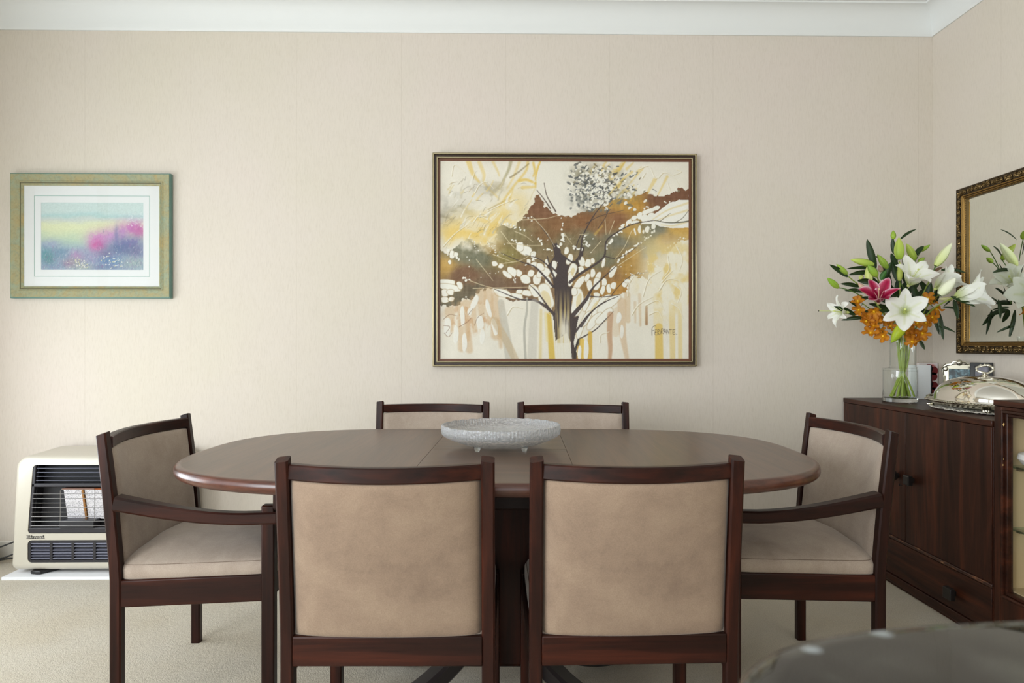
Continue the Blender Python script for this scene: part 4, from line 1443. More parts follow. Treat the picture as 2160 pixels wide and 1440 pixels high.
def display_cabinet():
    y0, y1, xb, zt = 1.22, 2.339, 2.143, .858
    O = Vector((FX, (y0 + y1) / 2, 0))
    t = thing('display_cabinet', 'taller dark glass-fronted display cabinet with beige interior beside the sideboard', 'cabinet', O)

    def B(mb, lo, hi):
        return mb.box(tuple(Vector(lo) - O), tuple(Vector(hi) - O))
    mb = MB()
    B(mb, (FX - .004, y0, zt - .020), (xb, y1, zt))
    obj('top', mb, M_cab['y'], t, bevel=.003)
    mb = MB()
    B(mb, (FX + .02, y1 - .018, 0), (xb, y1, zt - .02))
    B(mb, (FX + .02, y0, 0), (xb, y0 + .018, zt - .02))
    B(mb, (xb - .014, y0 + .018, 0), (xb, y1 - .018, zt - .02))
    B(mb, (FX + .02, y0 + .018, .19), (xb - .014, y1 - .018, .208))
    obj('carcass', mb, M_cab['z'], t)
    lin = plain('beige_lining', srgb(206, 182, 140), .7)
    mb = MB()
    B(mb, (FX + .03, y1 - .022, .210), (xb - .018, y1 - .0185, zt - .024))
    B(mb, (FX + .03, y0 + .0185, .210), (xb - .018, y0 + .022, zt - .024))
    B(mb, (xb - .018, y0 + .022, .210), (xb - .0145, y1 - .022, zt - .024))
    B(mb, (FX + .03, y0 + .022, .2085), (xb - .018, y1 - .022, .212))
    obj('lining', mb, lin, t)
    mb = MB()
    B(mb, (FX, y1 - .034, 0), (FX + .024, y1, zt - .021))
    B(mb, (FX, y0, 0), (FX + .024, y0 + .034, zt - .021))
    B(mb, (FX, y0 + .034, zt - .033), (FX + .024, y1 - .034, zt - .021))
    B(mb, (FX, y0 + .034, .045), (FX + .022, y1 - .034, .188))
    B(mb, (FX - .002, y0 + .034, 0), (FX + .022, y1 - .034, .045))
    obj('front_frame', mb, M_cab['z'], t, bevel=.002)
    # stepped moulding round the glass
    gy0, gy1, gz0, gz1 = y0 + .034, y1 - .034, .188, zt - .033
    for i, (w_, dx) in enumerate(((.010, -.005), (.012, .004))):
        o_ = sum((.010, .012)[:i])
        mb = MB()
        B(mb, (FX + dx, gy1 - o_ - w_, gz0 + o_), (FX + .026, gy1 - o_, gz1 - o_))
        B(mb, (FX + dx, gy0 + o_, gz0 + o_), (FX + .026, gy0 + o_ + w_, gz1 - o_))
        B(mb, (FX + dx, gy0 + o_ + w_, gz1 - o_ - w_), (FX + .026, gy1 - o_ - w_, gz1 - o_))
        B(mb, (FX + dx, gy0 + o_ + w_, gz0 + o_), (FX + .026, gy1 - o_ - w_, gz0 + o_ + w_))
        obj('glazing_bead', mb, M_cab['y'], t, bevel=.003)
    mb = MB()
    B(mb, (FX + .012, gy0 + .02, gz0 + .02), (FX + .016, gy1 - .02, gz1 - .02))
    obj('glass_pane', mb, M_pane, t)
    # flakes of missing varnish on the corner stile
    chip = plain('bare_wood_chip', srgb(214, 176, 112), .8)
    rs = random.Random(8)
    for (yy, zz, s) in ((2.303, .772, .006), (2.305, .785, .004), (2.286, .778, .004), (2.289, .640, .002), (2.287, .66, .0015)):
        p = [(s * rs.uniform(.6, 1.1) * math.cos(a), 1.6 * s * rs.uniform(.5, 1.1) * math.sin(a)) for a in [i * PI / 4 for i in range(8)]]
        xx = FX - (.0005 if yy > 2.3 else .0055)
        obj('bare_chip', MB().prism(p, lambda a, b, sd: (xx + (.0004 if sd else -.0003) - O.x, yy + a - O.y, zz + b)), chip, t)
    clipm = plain('clip_bronze', srgb(110, 92, 66), .4)
    for z in (.628, .415):
        mb = MB()
        B(mb, (FX + .034, y0 + .024, z), (xb - .05, y1 - .024, z + .006))
        s = obj('shelf', mb, M_shelf, t)
        for yy in (y1 - .040, y0 + .024):
            for xx in (FX + .06, xb - .09):
                obj('shelf_clip', B(MB(), (xx, yy, z - .012), (xx + .014, yy + .016, z - .0005)), clipm, s)
    return t


display_cabinet()

# white china dish on the upper glass shelf
dish = MB().lathe([(0, 0), (.03, 0), (.05, .012), (.062, .030), (.058, .046), (.035, .056), (0, .060)], 40, sx=1.0, sy=1.25)
d_o = obj('china_dish', dish, plain('white_china', srgb(240, 238, 236), .2), weld=True)
d_o.location = (FX + .087, 2.237, .6342)
tag(d_o, 'white rounded china dish on the upper glass shelf inside the display cabinet', 'dish')

# ------------------------------------------------------------------ things on the sideboard
# lace mat
def doily():
    n, rings = 220, 14
    A, Bx = .275, .165
    mb = MB()

    def pt(i, j):
        a = 2 * PI * i / n
        f = j / rings
        sc = 1 + (.035 * abs(math.sin(a * 17)) - .015) * f ** 6
        wav = .0035 * math.sin(a * 34 + 1) * f ** 5 + .0014 * math.sin(a * 60) * (f > .5)
        return (Bx * f * sc * math.cos(a), A * f * sc * math.sin(a), .0032 + abs(wav) + .0012 * math.sin(f * 40))
    vs = [pt(i, j) for j in range(1, rings + 1) for i in range(n)] + [(0, 0, .0032)]
    fs = []
    for j in range(rings - 1):
        for i in range(n):
            # open work: leave small holes in alternating cells of the outer bands
            if j in (6, 8, 10, 11) and (i + (j % 2) * 2) % 4 < 2:
                continue
            fs.append((j * n + i, j * n + (i + 1) % n, (j + 1) * n + (i + 1) % n, (j + 1) * n + i))
    for i in range(n):
        fs.append((len(vs) - 1, i, (i + 1) % n))
    mb.add(vs, fs)
    o = obj('lace_doily', mb, plain('cream_lace', srgb(232, 226, 212), .9), recalc=False)
    s = o.modifiers.new('thick', 'SOLIDIFY')
    s.thickness = .0012
    o.location = (1.925, 2.665, TOPZ + .0012)
    o.rotation_euler = (0, 0, R(2))
    tag(o, 'scalloped cream lace doily under the silver serving tray on the sideboard', 'doily')


doily()
CLX, CLY = 1.925, 2.700


def tray():
    t = thing('serving_tray', 'oval silver footed tray with end handles on the lace doily', 'tray', (CLX, CLY, TOPZ + .0065))
    a, b = .262, .176

    def mod(an, j, r, z):
        if r > .9:
            return r + .008 * math.sin(an * 40), z + .0008 * math.sin(an * 40)
        return r, z
    prof = [(0, .011), (.80, .011), (.88, .014), (.96, .024), (1.0, .027), (1.005, .030), (.985, .0325), (.95, .029), (.87, .018), (.80, .0155), (0, .0155)]
    mb = MB()
    mb.lathe(prof, 160, mod=mod)
    mb.v = [(x * b, y * a, z) for x, y, z in mb.v]
    obj('dish', mb, M_silver_old, t, weld=True, ang=60)
    bead = MB()
    for i in range(120):
        an = 2 * PI * i / 120
        bead.ell((b * 1.0 * math.cos(an), a * 1.0 * math.sin(an), .0315), (.0042, .0042, .0032), 7, 4)
    obj('beaded_rim', bead, M_silver_old, t)
    for sx_ in (-1, 1):
        for sy_ in (-1, 1):
            f = MB()
            x, y = sx_ * b * .62, sy_ * a * .62
            f.lathe([(0, 0), (.007, .001), (.009, .004), (.006, .007), (.010, .009), (.016, .012), (0, .013)], 12, (x, y, 0))
            for k in (-1, 0, 1):
                f.ell((x + sx_ * .006 + k * .009 * sy_, y + sy_ * .006, .008), (.006, .006, .006), 7, 5)
            obj('foot', f, M_silver_old, t, weld=True)
    for s in (-1, 1):
        pts = []
        for i in range(17):
            an = PI * i / 16
            pts.append((.062 * math.cos(an), s * (a * .985 + .050 * math.sin(an)), .030 + .004 * math.sin(an)))
        obj('handle', MB().tube(pts, [.0055 + .002 * math.sin(i * 1.6) ** 2 for i in range(17)], 8), M_silver_old, t)


tray()


def cloche():
    t = thing('silver_dome', 'polished oval silver food dome with a scrolled loop handle on the tray', 'dish cover', (CLX, CLY, TOPZ + .0065 + .0305))
    a, b, h = .229, .150, .096
    prof = [(1.0, 0), (1.012, .003), (1.0, .006)]
    for i in range(1, 25):
        an = i / 24 * PI / 2
        prof.append((math.cos(an) ** .82 if i < 24 else 0, .006 + h * math.sin(an) ** .95))
    mb = MB().lathe(prof, 120)
    mb.v = [(x * b, y * a, z) for x, y, z in mb.v]
    obj('dome', mb, M_silver, t, weld=True, ang=50)
    zt = h + .004
    f = MB().lathe([(0, -.004), (.022, -.003), (.024, .002), (.012, .005), (.007, .009), (.008, .012), (.0055, .015), (0, .016)], 24, (0, 0, zt))
    obj('handle_boss', f, M_silver_old, t, weld=True)
    pts, rad = [], []
    for i in range(32):
        an = 2 * PI * i / 32
        pts.append((0, .027 * math.cos(an) * (1 + .06 * math.cos(4 * an)), zt + .030 + .0155 * math.sin(an) * (1 + .12 * math.cos(3 * an))))
        rad.append(.0036 + .0016 * math.sin(an * 7) ** 2)
    h_ = MB().tube(pts, rad, 8, closed=True)
    for an in (R(20), R(60), R(120), R(160), R(90), R(200), R(340)):
        h_.ell((0, .028 * math.cos(an), zt + .030 + .017 * math.sin(an)), (.005, .005, .005), 8, 6)
    obj('loop_handle', h_, M_silver_old, t).rotation_euler = (0, 0, R(55))


cloche()

# books and framed photographs standing against the corner
wb = thing('white_book', 'plain white book with a black spine standing upright behind the glass vase', 'book', (2.032, 3.300, TOPZ), R(-4))
obj('cover', MB().box((-.050, -.010, 0), (.046, .010, .166)), plain('white_cover', srgb(248, 249, 250), .5), wb, bevel=.001)
obj('spine', MB().box((.046, -.0115, 0), (.052, .0115, .1665)), plain('black_spine', srgb(28, 26, 28), .5), wb, bevel=.0015)
rb = thing('flowered_box', 'white box printed with dark red flowers at the very corner behind the white book', 'box', (2.105, 3.366, TOPZ), R(0))
obj('box_body', MB().box((-.046, -.014, 0), (.050, .014, .174)), plain('box_card', srgb(226, 216, 214), .6), rb, bevel=.0015)
fl = MB()
rs = random.Random(6)
for (cx, cz, s) in ((.008, .124, .044), (.010, .050, .042), (-.03, .09, .022)):
    for k in range(5):
        a = k * 2 * PI / 5 + .5
        p = [(cx + s * .55 * math.cos(a) + s * .55 * math.cos(b_) * .9, cz + s * .55 * math.sin(a) + s * .5 * math.sin(b_)) for b_ in [i * PI / 5 for i in range(10)]]
        fl.prism(p, lambda u, v, sd: (u if u < .0495 else .0495, -.0142 - (.0006 if sd else 0), v))
obj('flower_print', fl, plain('print_red', srgb(120, 22, 30), .6), rb)
fl = MB()
for k in range(11):
    a = R(20 + k * 14)
    fl.tube([(.02, -.0145, .160), (.02 + .022 * math.cos(a), -.0145, .160 - .012 + .022 * math.sin(a))], .0007, 4)
for k in range(9):
    fl.ell((-.046 + .008 * k, 0, .1742), (.003, .006, .0006), 6, 4)
obj('stamen_print', fl, plain('print_pink', srgb(206, 96, 96), .6), rb)


def photo_frame(name, label, x, y, rz, w_, h_, fw, ornate, face):
    t = thing(name, label, 'photo frame', (x, y, TOPZ), rz)
    M = Matrix.Rotation(R(-9), 4, 'X')                # leans back on its strut
    st = 0
    mt = M_silver_old if ornate else plain('black_frame', srgb(20, 19, 21), .35)
    fr = MB()
    A = [(-w_ / 2, .006), (w_ / 2, .006), (w_ / 2, h_), (-w_ / 2, h_)]
    B_ = [(-w_ / 2 + fw, .006 + fw), (w_ / 2 - fw, .006 + fw), (w_ / 2 - fw, h_ - fw), (-w_ / 2 + fw, h_ - fw)]
    vs = [(u, -.006, v) for u, v in A] + [(u, -.009, v) for u, v in B_] + [(u, .004, v) for u, v in A] + [(u, .004, v) for u, v in B_]
    fs = []
    for i in range(4):
        j = (i + 1) % 4
        fs += [(i, j, 4 + j, 4 + i), (8 + i, 12 + i, 12 + j, 8 + j), (i, 8 + i, 8 + j, j), (4 + i, 4 + j, 12 + j, 12 + i)]
    fr.add(vs, fs)
    obj('frame', fr.tf(M), mt, t, bevel=.002)
    if ornate:
        o = MB()
        for s in (-1, 1):
            for cz in (.03, h_ - .02):
                o.ell((s * (w_ / 2 - .008), -.009, cz), (.012, .005, .012), 10, 6)
            pts = [(s * (w_ / 2 - .002), -.008, h_ - .05), (s * (w_ / 2 + .004), -.010, h_ - .02), (s * (w_ / 2 - .012), -.010, h_ - .002), (s * .02, -.010, h_ + .004)]
            o.tube(pts, [.003, .006, .007, .004], 7)
            o.tube([(s * .034, -.010, h_ - .004), (s * .024, -.012, h_ + .010), (s * .010, -.012, h_ + .012), (s * .008, -.012, h_ + .002)], [.003, .005, .005, .003], 7)
            o.tube([(s * (w_ / 2 - .006), -.009, .03), (s * (w_ / 2 + .001), -.010, h_ * .4), (s * (w_ / 2 - .008), -.009, h_ * .7)], [.004, .006, .004], 7)
        o.ell((0, -.012, h_ + .008), (.013, .007, .013), 10, 7)
        o.ell((0, -.016, h_ + .008), (.006, .005, .007), 8, 6)
        obj('ornament', o.tf(M), mt, t)
    ph = MB().box((-w_ / 2 + fw - .001, -.004, .006 + fw - .001), (w_ / 2 - fw + .001, .003, h_ - fw + .001))
    obj('photograph', ph.tf(M), face, t)
    # strut on the back
    obj('strut', MB().prism([(.004, h_ * .62), (w_ * .45, .0005), (w_ * .40, .0005), (.002, h_ * .56)], lambda a, b, s: (-.012 + .024 * s, a + (b * .16 if a < .01 else 0), b)), M_black, t)
    return t


ph1 = NT('old_photograph')
v = ph1.coords()
ph1.color(ph1.ramp(ph1.noise(v, 38, 5, .65, 1.2), [(.3, srgb(22, 30, 36)), (.45, srgb(48, 66, 74)), (.58, srgb(92, 122, 132)), (.72, srgb(170, 196, 204))]))
ph1.set(Roughness=.12)
photo_frame('photo_frame', 'ornate silver photo frame with a bluish picture standing behind the silver dome', 2.062, 3.055, R(-33), .124, .176, .022, True, ph1.m)
ph2 = NT('grey_photograph')
v = ph2.coords((1, 1, .2))
ph2.color(ph2.ramp(ph2.noise(v, 60, 3), [(.35, srgb(86, 84, 94)), (.65, srgb(120, 118, 128))]))
ph2.set(Roughness=.2)
photo_frame('photo_frame', 'plain black photo frame with a grey picture behind the loop handle of the dome', 2.102, 2.968, R(-33), .084, .187, .018, False, ph2.m)

# ------------------------------------------------------------------ glass vase with water
VX, VY = 1.833, 3.128


def vase():
    t = thing('glass_vase', 'clear glass vase with a broad base and narrower neck holding the bouquet on the sideboard', 'vase', (VX, VY, TOPZ))
    r0, r1 = .0735, .056
    ox = .014
    def loft(prof, n=56, z_shift=lambda z: 0):
        mb = MB()
        vs, fs = [], []
        k = len(prof)
        for i in range(n):
            a = 2 * PI * i / n
            for r, z in prof:
                vs.append((r * math.cos(a) + (ox if z > .158 else 0), r * math.sin(a), z))
        for i in range(n):
            i2 = (i + 1) % n
            for j in range(k - 1):
                fs.append((i * k + j, i2 * k + j, i2 * k + j + 1, i * k + j + 1))
        mb.add(vs, fs)
        return mb
    outer = [(r0 - .004, .022), (r0, .026), (r0, .150), (r0 - .002, .157), (r1 + .004, .1585), (r1, .164), (r1, .285)]
    inner = [(r1 - .0035, .286), (r1 - .0035, .166), (r1, .160), (r0 - .006, .153), (r0 - .0045, .147), (r0 - .0045, .030), (r0 - .008, .025)]
    obj('wall', loft(outer + inner), M_vase, t, ang=50)
    base = MB().lathe([(0, 0), (r0 - .004, 0), (r0 - .001, .003), (r0, .008), (r0, .020), (r0 - .006, .0225), (0, .0225)], 56)
    obj('base', base, M_solid_glass, t, weld=True, ang=40)
    rim = MB().tube([(ox + (r1 - .0018) * math.cos(2 * PI * i / 48), (r1 - .0018) * math.sin(2 * PI * i / 48), .286) for i in range(48)], .0022, 6, closed=True)
    obj('rim', rim, M_vase, t)
    ww = MB().lathe([(0, .1425), (r0 - .0052, .1430), (r0 - .0052, .1440), (0, .1437)], 48)
    obj('water_surface', ww, M_vase, t, weld=True)


vase()


# ------------------------------------------------------------------ flowers
FWD = Vector((math.sin(YAW), math.cos(YAW), 0))
RGT = Vector((math.cos(YAW), -math.sin(YAW), 0))


def fp(px, py, Y):
    """point of the bouquet seen at photo pixel (px,py), at distance Y into the room"""
    u, v = (px - 1086) / 1440, (728 - py) / 1440
    d = FWD + RGT * u + Vector((0, 0, v))
    return Vector((0, 0, CAM_H)) + d * (Y / d.y)


def fz(cx, cy, Y=VY - .06):
    """same, read off the enlarged view of the bouquet (3x, origin 1680,440)"""
    return fp(1680 + cx / 3, 440 + cy / 3, Y)


def frame_of(axis, roll=0):
    n = Vector(axis).normalized()
    r = n.cross(Vector((0, 0, 1)))
    if r.length < 1e-3:
        r = Vector((1, 0, 0))
    r.normalize()
    u = r.cross(n)
    c, s = math.cos(roll), math.sin(roll)
    return n, r * c + u * s, u * c - r * s


TOCAM = Vector((-VX, -VY, .12)).normalized()
WHITE_IN, WHITE_MID = srgb(196, 206, 130), srgb(248, 248, 240)


def mixc(a, b, f):
    f = min(max(f, 0), 1)
    return tuple(x + (y - x) * f for x, y in zip(a, b))


def petal(L, W, th0, th1, kind, rs, ruffle=.006):
    """single petal in a local frame: axis +z is the flower's axis, petal runs out along +x"""
    nt, ns = 14, 8
    prof = []
    x = .004
    z = 0
    for i in range(nt + 1):
        t = i / nt
        prof.append((x, z, th0 + (th1 - th0) * t ** 1.6))
        th = th0 + (th1 - th0) * t ** 1.6
        x += L / nt * math.sin(th)
        z += L / nt * math.cos(th)
    ph = rs.uniform(0, 6)

    def fn(u, v):
        x, z, th = prof[int(round(u * nt))]
        s = -1 + 2 * v
        wd = W * (2.3 * (.06 + u) ** .80 * max(1e-4, 1 - u) ** .78 if kind != 'orange' else (.2 + u ** .8) * max(1e-4, 1 - u ** 3) ** .6)
        cup = .32 * wd * (s * s) * (1 - .5 * u)
        rf = ruffle * (abs(s) ** 2) * math.sin(u * 9 + ph + (1.5 if s > 0 else 0)) * u
        mid = -.0022 * math.exp(-(s * 5) ** 2) * (1 - u * .6)
        off = cup + rf + mid
        return (x - math.cos(th) * off * 1.0, s * wd, z + math.sin(th) * off)

    def col(u, v):
        s = abs(-1 + 2 * v)
        if kind == 'white':
            c = mixc(WHITE_IN, WHITE_MID, u * 3.2 - .1)
            return mixc(srgb(226, 230, 190), c, .35 + s * 4) if u < .75 else c
        if kind == 'pink':
            c = mixc(srgb(150, 6, 52), srgb(190, 18, 82), u)
            c = mixc(c, srgb(130, 2, 40), math.exp(-(s * 4) ** 2) * .7)
            return mixc(c, srgb(246, 214, 226), (s ** 5) * .9 + max(0, u - .9) * 5)
        if kind == 'orange':
            return mixc(srgb(232, 170, 30), mixc(srgb(216, 146, 40), srgb(176, 100, 30), s * .8), u * 2.4)
    return MB().grid(fn, nt, ns, colfn=col)


def lily(parent, c, axis, L, W, th0, th1, kind, roll=0, seed=1, th_list=None, tube=.03):
    rs = random.Random(seed)
    n, r, u = frame_of(axis, roll)
    M = Matrix(((r.x, u.x, n.x, c.x), (r.y, u.y, n.y, c.y), (r.z, u.z, n.z, c.z), (0, 0, 0, 1)))
    pis = MB()
    gcol = srgb(206, 214, 130)
    pis.col = gcol if kind == 'white' else srgb(214, 190, 150)
    pis.lathe([(0, -.012), (.006, -.010), (.008, .0), (.004, .008), (0.0016, .012), (.0014, L * .62), (.0042, L * .64), (.0045, L * .68), (0, L * .69)], 8)
    f = obj('flower', pis.tf(M), M_leaf, parent, weld=True, colors=True)
    for k in range(6):
        a = k * PI / 3
        inner = k % 2
        pl = petal(L * (1 if inner else .97) * rs.uniform(.96, 1.04), W * (1.12 if inner else .82), th0 + rs.uniform(-.06, .06), (th_list[k] if th_list else th1) + rs.uniform(-.12, .12), kind, rs)
        pl.tf(M @ Matrix.Rotation(a, 4, 'Z') @ Matrix.Translation((0, 0, .0004 * inner)))
        obj('petal', pl, M_petal, f, colors=True, recalc=False, ang=80)
    for k in range(5):
        a = k * 2 * PI / 5 + .4
        st = MB()
        st.col = srgb(214, 220, 150) if kind == 'white' else srgb(230, 170, 170)
        e = Vector((L * .17 * math.cos(a), L * .17 * math.sin(a), L * .50))
        st.tube([(.002 * math.cos(a), .002 * math.sin(a), .004), e * .55 + Vector((0, 0, .006)), e], .0009, 5)
        st.tf(M)
        obj('stamen', st, M_leaf, f, colors=True)
    return f


def bud(parent, b, t, wpx, ca, cb, Y, seed=0, name='bud'):
    """closed lily bud between two points, three soft ridges"""
    b, t = Vector(b), Vector(t)
    L = (t - b).length
    n, r, u = frame_of(t - b, seed * 1.3)
    rad = wpx / 3 / 1440 * Y * .5
    nt, na = 12, 18
    mb = MB()

    def fn(q, v):
        a = 2 * PI * v
        w_ = rad * (math.sin(PI * min(1, .06 + q * .94) ** .8) ** .75 if q < 1 else 0)
        w_ = max(w_, .0004)
        w_ *= 1 + .07 * math.cos(3 * a) - .10 * math.exp(-((math.sin(1.5 * a)) * 6) ** 2)
        p = b + n * (L * q) + r * (w_ * math.cos(a)) + u * (w_ * math.sin(a))
        return tuple(p)

    def col(q, v):
        c = mixc(ca, cb, q)
        return mixc(c, tuple(x * .72 for x in c), math.exp(-((math.sin(1.5 * 2 * PI * v)) * 7) ** 2) * .8)
    mb.grid(fn, nt, na, cv=True, colfn=col)
    return obj(name, mb, M_leaf, parent, colors=True, ang=80)


def leaf(parent, b, t, wpx, Y, bend=.12, twist=.0, col=(34, 52, 22), seed=0):
    b, t = Vector(b), Vector(t)
    d = t - b
    L = d.length
    n = d.normalized()
    side = n.cross(TOCAM).normalized()
    nrm = side.cross(n).normalized()
    wd = wpx / 3 / 1440 * Y * .5
    c0 = srgb(*col)
    c1 = tuple(x * 1.5 for x in c0)

    def fn(q, v):
        s = -1 + 2 * v
        a = twist * q + .35
        sd = side * math.cos(a) + nrm * math.sin(a)
        nn = nrm * math.cos(a) - side * math.sin(a)
        w_ = wd * 2.05 * (q + .02) ** .62 * max(0, 1 - q) ** .80
        p = b + d * q + Vector((0, 0, 1)) * (bend * L * math.sin(PI * q) * .6) + sd * (s * w_) + nn * (w_ * .35 * (s * s))
        return tuple(p)

    def colf(q, v):
        s = abs(-1 + 2 * v)
        return mixc(c1, c0, s * 5 if s < .2 else 1)
    return obj('leaf', MB().grid(fn, 14, 6, colfn=colf), M_leaf, parent, colors=True, recalc=False, ang=80)


NECK = Vector((VX + .014, VY, TOPZ + .285))
STEMG = srgb(138, 156, 66)


def stem_path(parent, foot, head, bow=0, r=.0045, neck_off=(0, 0)):
    """from the foot in the water through the neck and out to the flower"""
    f = Vector((VX + foot[0], VY + foot[1], TOPZ + .026))
    k = NECK + Vector((neck_off[0], neck_off[1], 0))
    m = NECK + Vector((neck_off[0] * .5, neck_off[1] * .5, -.12))
    h = Vector(head)
    P = [f, f * .5 + m * .5, m, k]
    mid = k * .45 + h * .55 + Vector((0, 0, .05 * (h - k).length + bow))
    P += [k * .75 + mid * .25 + Vector((0, 0, .01)), mid, h]
    out = []
    Q = [P[0] * 2 - P[1]] + P + [P[-1] * 2 - P[-2]]
    for i in range(1, len(Q) - 2):
        for j in range(5):
            t = j / 5
            out.append(.5 * (2 * Q[i] + (Q[i + 1] - Q[i - 1]) * t + (2 * Q[i - 1] - 5 * Q[i] + 4 * Q[i + 1] - Q[i + 2]) * t * t + (3 * Q[i] - Q[i - 1] - 3 * Q[i + 1] + Q[i + 2]) * t ** 3))
    out.append(P[-1])
    N = len(out)
    mb = MB()
    mb.col = STEMG
    mb.tube(out, [r * (1.15 - .55 * i / N) for i in range(N)], 8)
    return obj('stem', mb, M_leaf, parent, colors=True), out


def twig(parent, a, b, r=.0022):
    a, b = Vector(a), Vector(b)
    m = (a + b) / 2 + Vector((0, 0, .12 * (b - a).length))
    mb = MB()
    mb.col = srgb(78, 110, 46)
    pts = [(a * (1 - t) * (1 - t) + m * (2 * t * (1 - t)) + b * t * t) for t in [i / 8 for i in range(9)]]
    mb.tube(pts, r, 6)
    return obj('stalk', mb, M_leaf, parent, colors=True)


GY, GY2 = srgb(150, 176, 60), srgb(186, 200, 96)
FLG = 'cut flowers standing in the glass vase'
foot0 = Vector((VX, VY, TOPZ + .024))


def flower_thing(name, label, cat):
    return thing(name, label, cat, (0, 0, 0), 0, FLG)


NY, MY, BY = VY - .17, VY - .06, VY + .06       # near, middle and back layers of the bouquet

# 1 front white lily
t = flower_thing('lily_stem', 'white lily facing the room at the front centre of the bouquet, wide open', 'flower')
c = fz(686, 655, NY + .02)
stem_path(t, (-.01, -.035), c + Vector((.015, .05, -.012)), r=.0048, neck_off=(-.004, -.02))
lily(t, c, TOCAM + Vector((0, 0, .10)), .116, .038, R(34), R(98), 'white', roll=R(92), seed=2)
yb = bud(t, fz(684, 722, NY + .02), fz(598, 850, NY + .03), 66, srgb(196, 206, 40), srgb(150, 176, 50), NY, 2)
leaf(t, fz(640, 640, NY + .05), fz(505, 655, NY + .05), 44, NY, .1)
leaf(t, fz(650, 560, NY + .10), fz(560, 470, NY + .08), 44, NY, .1)
leaf(t, fz(775, 830, NY + .12), fz(812, 893, NY + .12), 30, NY, .05)

# 2 upper white lily
t = flower_thing('lily_stem', 'white lily above the centre of the bouquet opening up and to the right', 'flower')
c = fz(712, 480, MY - .03)
stem_path(t, (.03, .01), c + Vector((0, .01, -.015)), r=.0046, neck_off=(.006, -.008))
lily(t, c, Vector((.05, -.62, .62)), .132, .041, R(24), R(88), 'white', roll=R(20), seed=5)
bud(t, fz(652, 456, MY - .02), fz(655, 338, MY - .02), 36, srgb(176, 186, 90), srgb(186, 196, 90), MY, 1)
twig(t, fz(700, 560, MY), fz(652, 456, MY - .02))
leaf(t, fz(645, 465, MY - .01), fz(600, 330, MY - .01), 46, MY, .05)
leaf(t, fz(740, 480, MY), fz(800, 420, MY), 40, MY, .1)
leaf(t, fz(760, 560, MY), fz(735, 480, MY), 48, MY, .1)

# 3 tall green buds at the top
t = flower_thing('lily_stem', 'tall stem with upright yellow green buds at the top of the bouquet', 'flower')
c = fz(650, 330, BY - .04)
stem_path(t, (-.02, .03), c, r=.0046, neck_off=(0, .012))
bud(t, fz(650, 322, BY - .05), fz(648, 180, BY - .05), 62, GY, GY2, BY, 0)
bud(t, fz(750, 322, BY), fz(697, 220, BY - .02), 48, GY, GY2, BY, 1)
twig(t, fz(700, 400, BY), fz(750, 322, BY))
bud(t, fz(614, 192, BY), fz(612, 137, BY), 32, GY, srgb(140, 170, 60), BY, 2)
twig(t, fz(640, 330, BY), fz(614, 192, BY))
bud(t, fz(790, 268, BY + .02), fz(846, 228, BY + .02), 26, GY, srgb(130, 166, 60), BY, 3)
bud(t, fz(772, 340, BY + .02), fz(812, 308, BY + .02), 30, GY, srgb(150, 176, 70), BY, 1)
twig(t, fz(730, 380, BY + .02), fz(790, 268, BY + .02))
twig(t, fz(730, 390, BY + .02), fz(772, 340, BY + .02))
leaf(t, fz(656, 195, BY), fz(760, 130, BY), 24, BY, .10)
leaf(t, fz(622, 290, BY), fz(606, 186, BY), 40, BY, .02)
leaf(t, fz(752, 300, BY), fz(806, 236, BY), 44, BY, .1)
leaf(t, fz(700, 400, BY), fz(672, 316, BY), 30, BY, .1)
leaf(t, fz(740, 420, BY), fz(770, 345, BY), 40, BY, .1)
leaf(t, fz(640, 380, BY - .02), fz(598, 280, BY - .02), 46, BY, .04)

# 4 upper-left buds
t = flower_thing('lily_stem', 'lily stem with a level green bud and broad upright leaf, upper left of bouquet', 'flower')
c = fz(505, 420, MY)
stem_path(t, (.035, -.02), c, r=.0044, neck_off=(-.014, 0))
bud(t, fz(488, 354, MY - .02), fz(342, 322, MY - .02), 46, GY, GY2, MY, 0)
bud(t, fz(578, 376, MY), fz(511, 290, MY), 42, srgb(130, 160, 60), GY, MY, 1)
bud(t, fz(508, 428, MY - .03), fz(452, 356, MY - .04), 48, GY, srgb(120, 156, 50), MY, 2)
bud(t, fz(466, 470, MY - .02), fz(446, 366, MY - .02), 46, srgb(206, 212, 130), srgb(196, 206, 120), MY, 1)
bud(t, fz(420, 440, MY + .03), fz(395, 428, MY + .03), 36, srgb(206, 212, 110), srgb(196, 206, 120), MY, 1)
twig(t, fz(540, 440, MY), fz(578, 376, MY))
twig(t, fz(505, 420, MY), fz(488, 354, MY - .02))
leaf(t, fz(502, 380, MY), fz(446, 190, MY), 58, MY, .02)
leaf(t, fz(510, 388, MY + .02), fz(315, 380, MY + .02), 28, MY, .10)
leaf(t, fz(492, 405, MY), fz(325, 420, MY), 38, MY, .10)
leaf(t, fz(560, 470, MY), fz(600, 335, MY - .01), 50, MY, .05)
leaf(t, fz(478, 470, MY - .04), fz(385, 455, MY - .05), 46, MY, .1)
leaf(t, fz(535, 450, MY - .03), fz(570, 390, MY - .05), 44, MY, .1, col=(52, 92, 34))
leaf(t, fz(560, 330, MY + .04), fz(500, 302, MY + .04), 20, MY, .1)

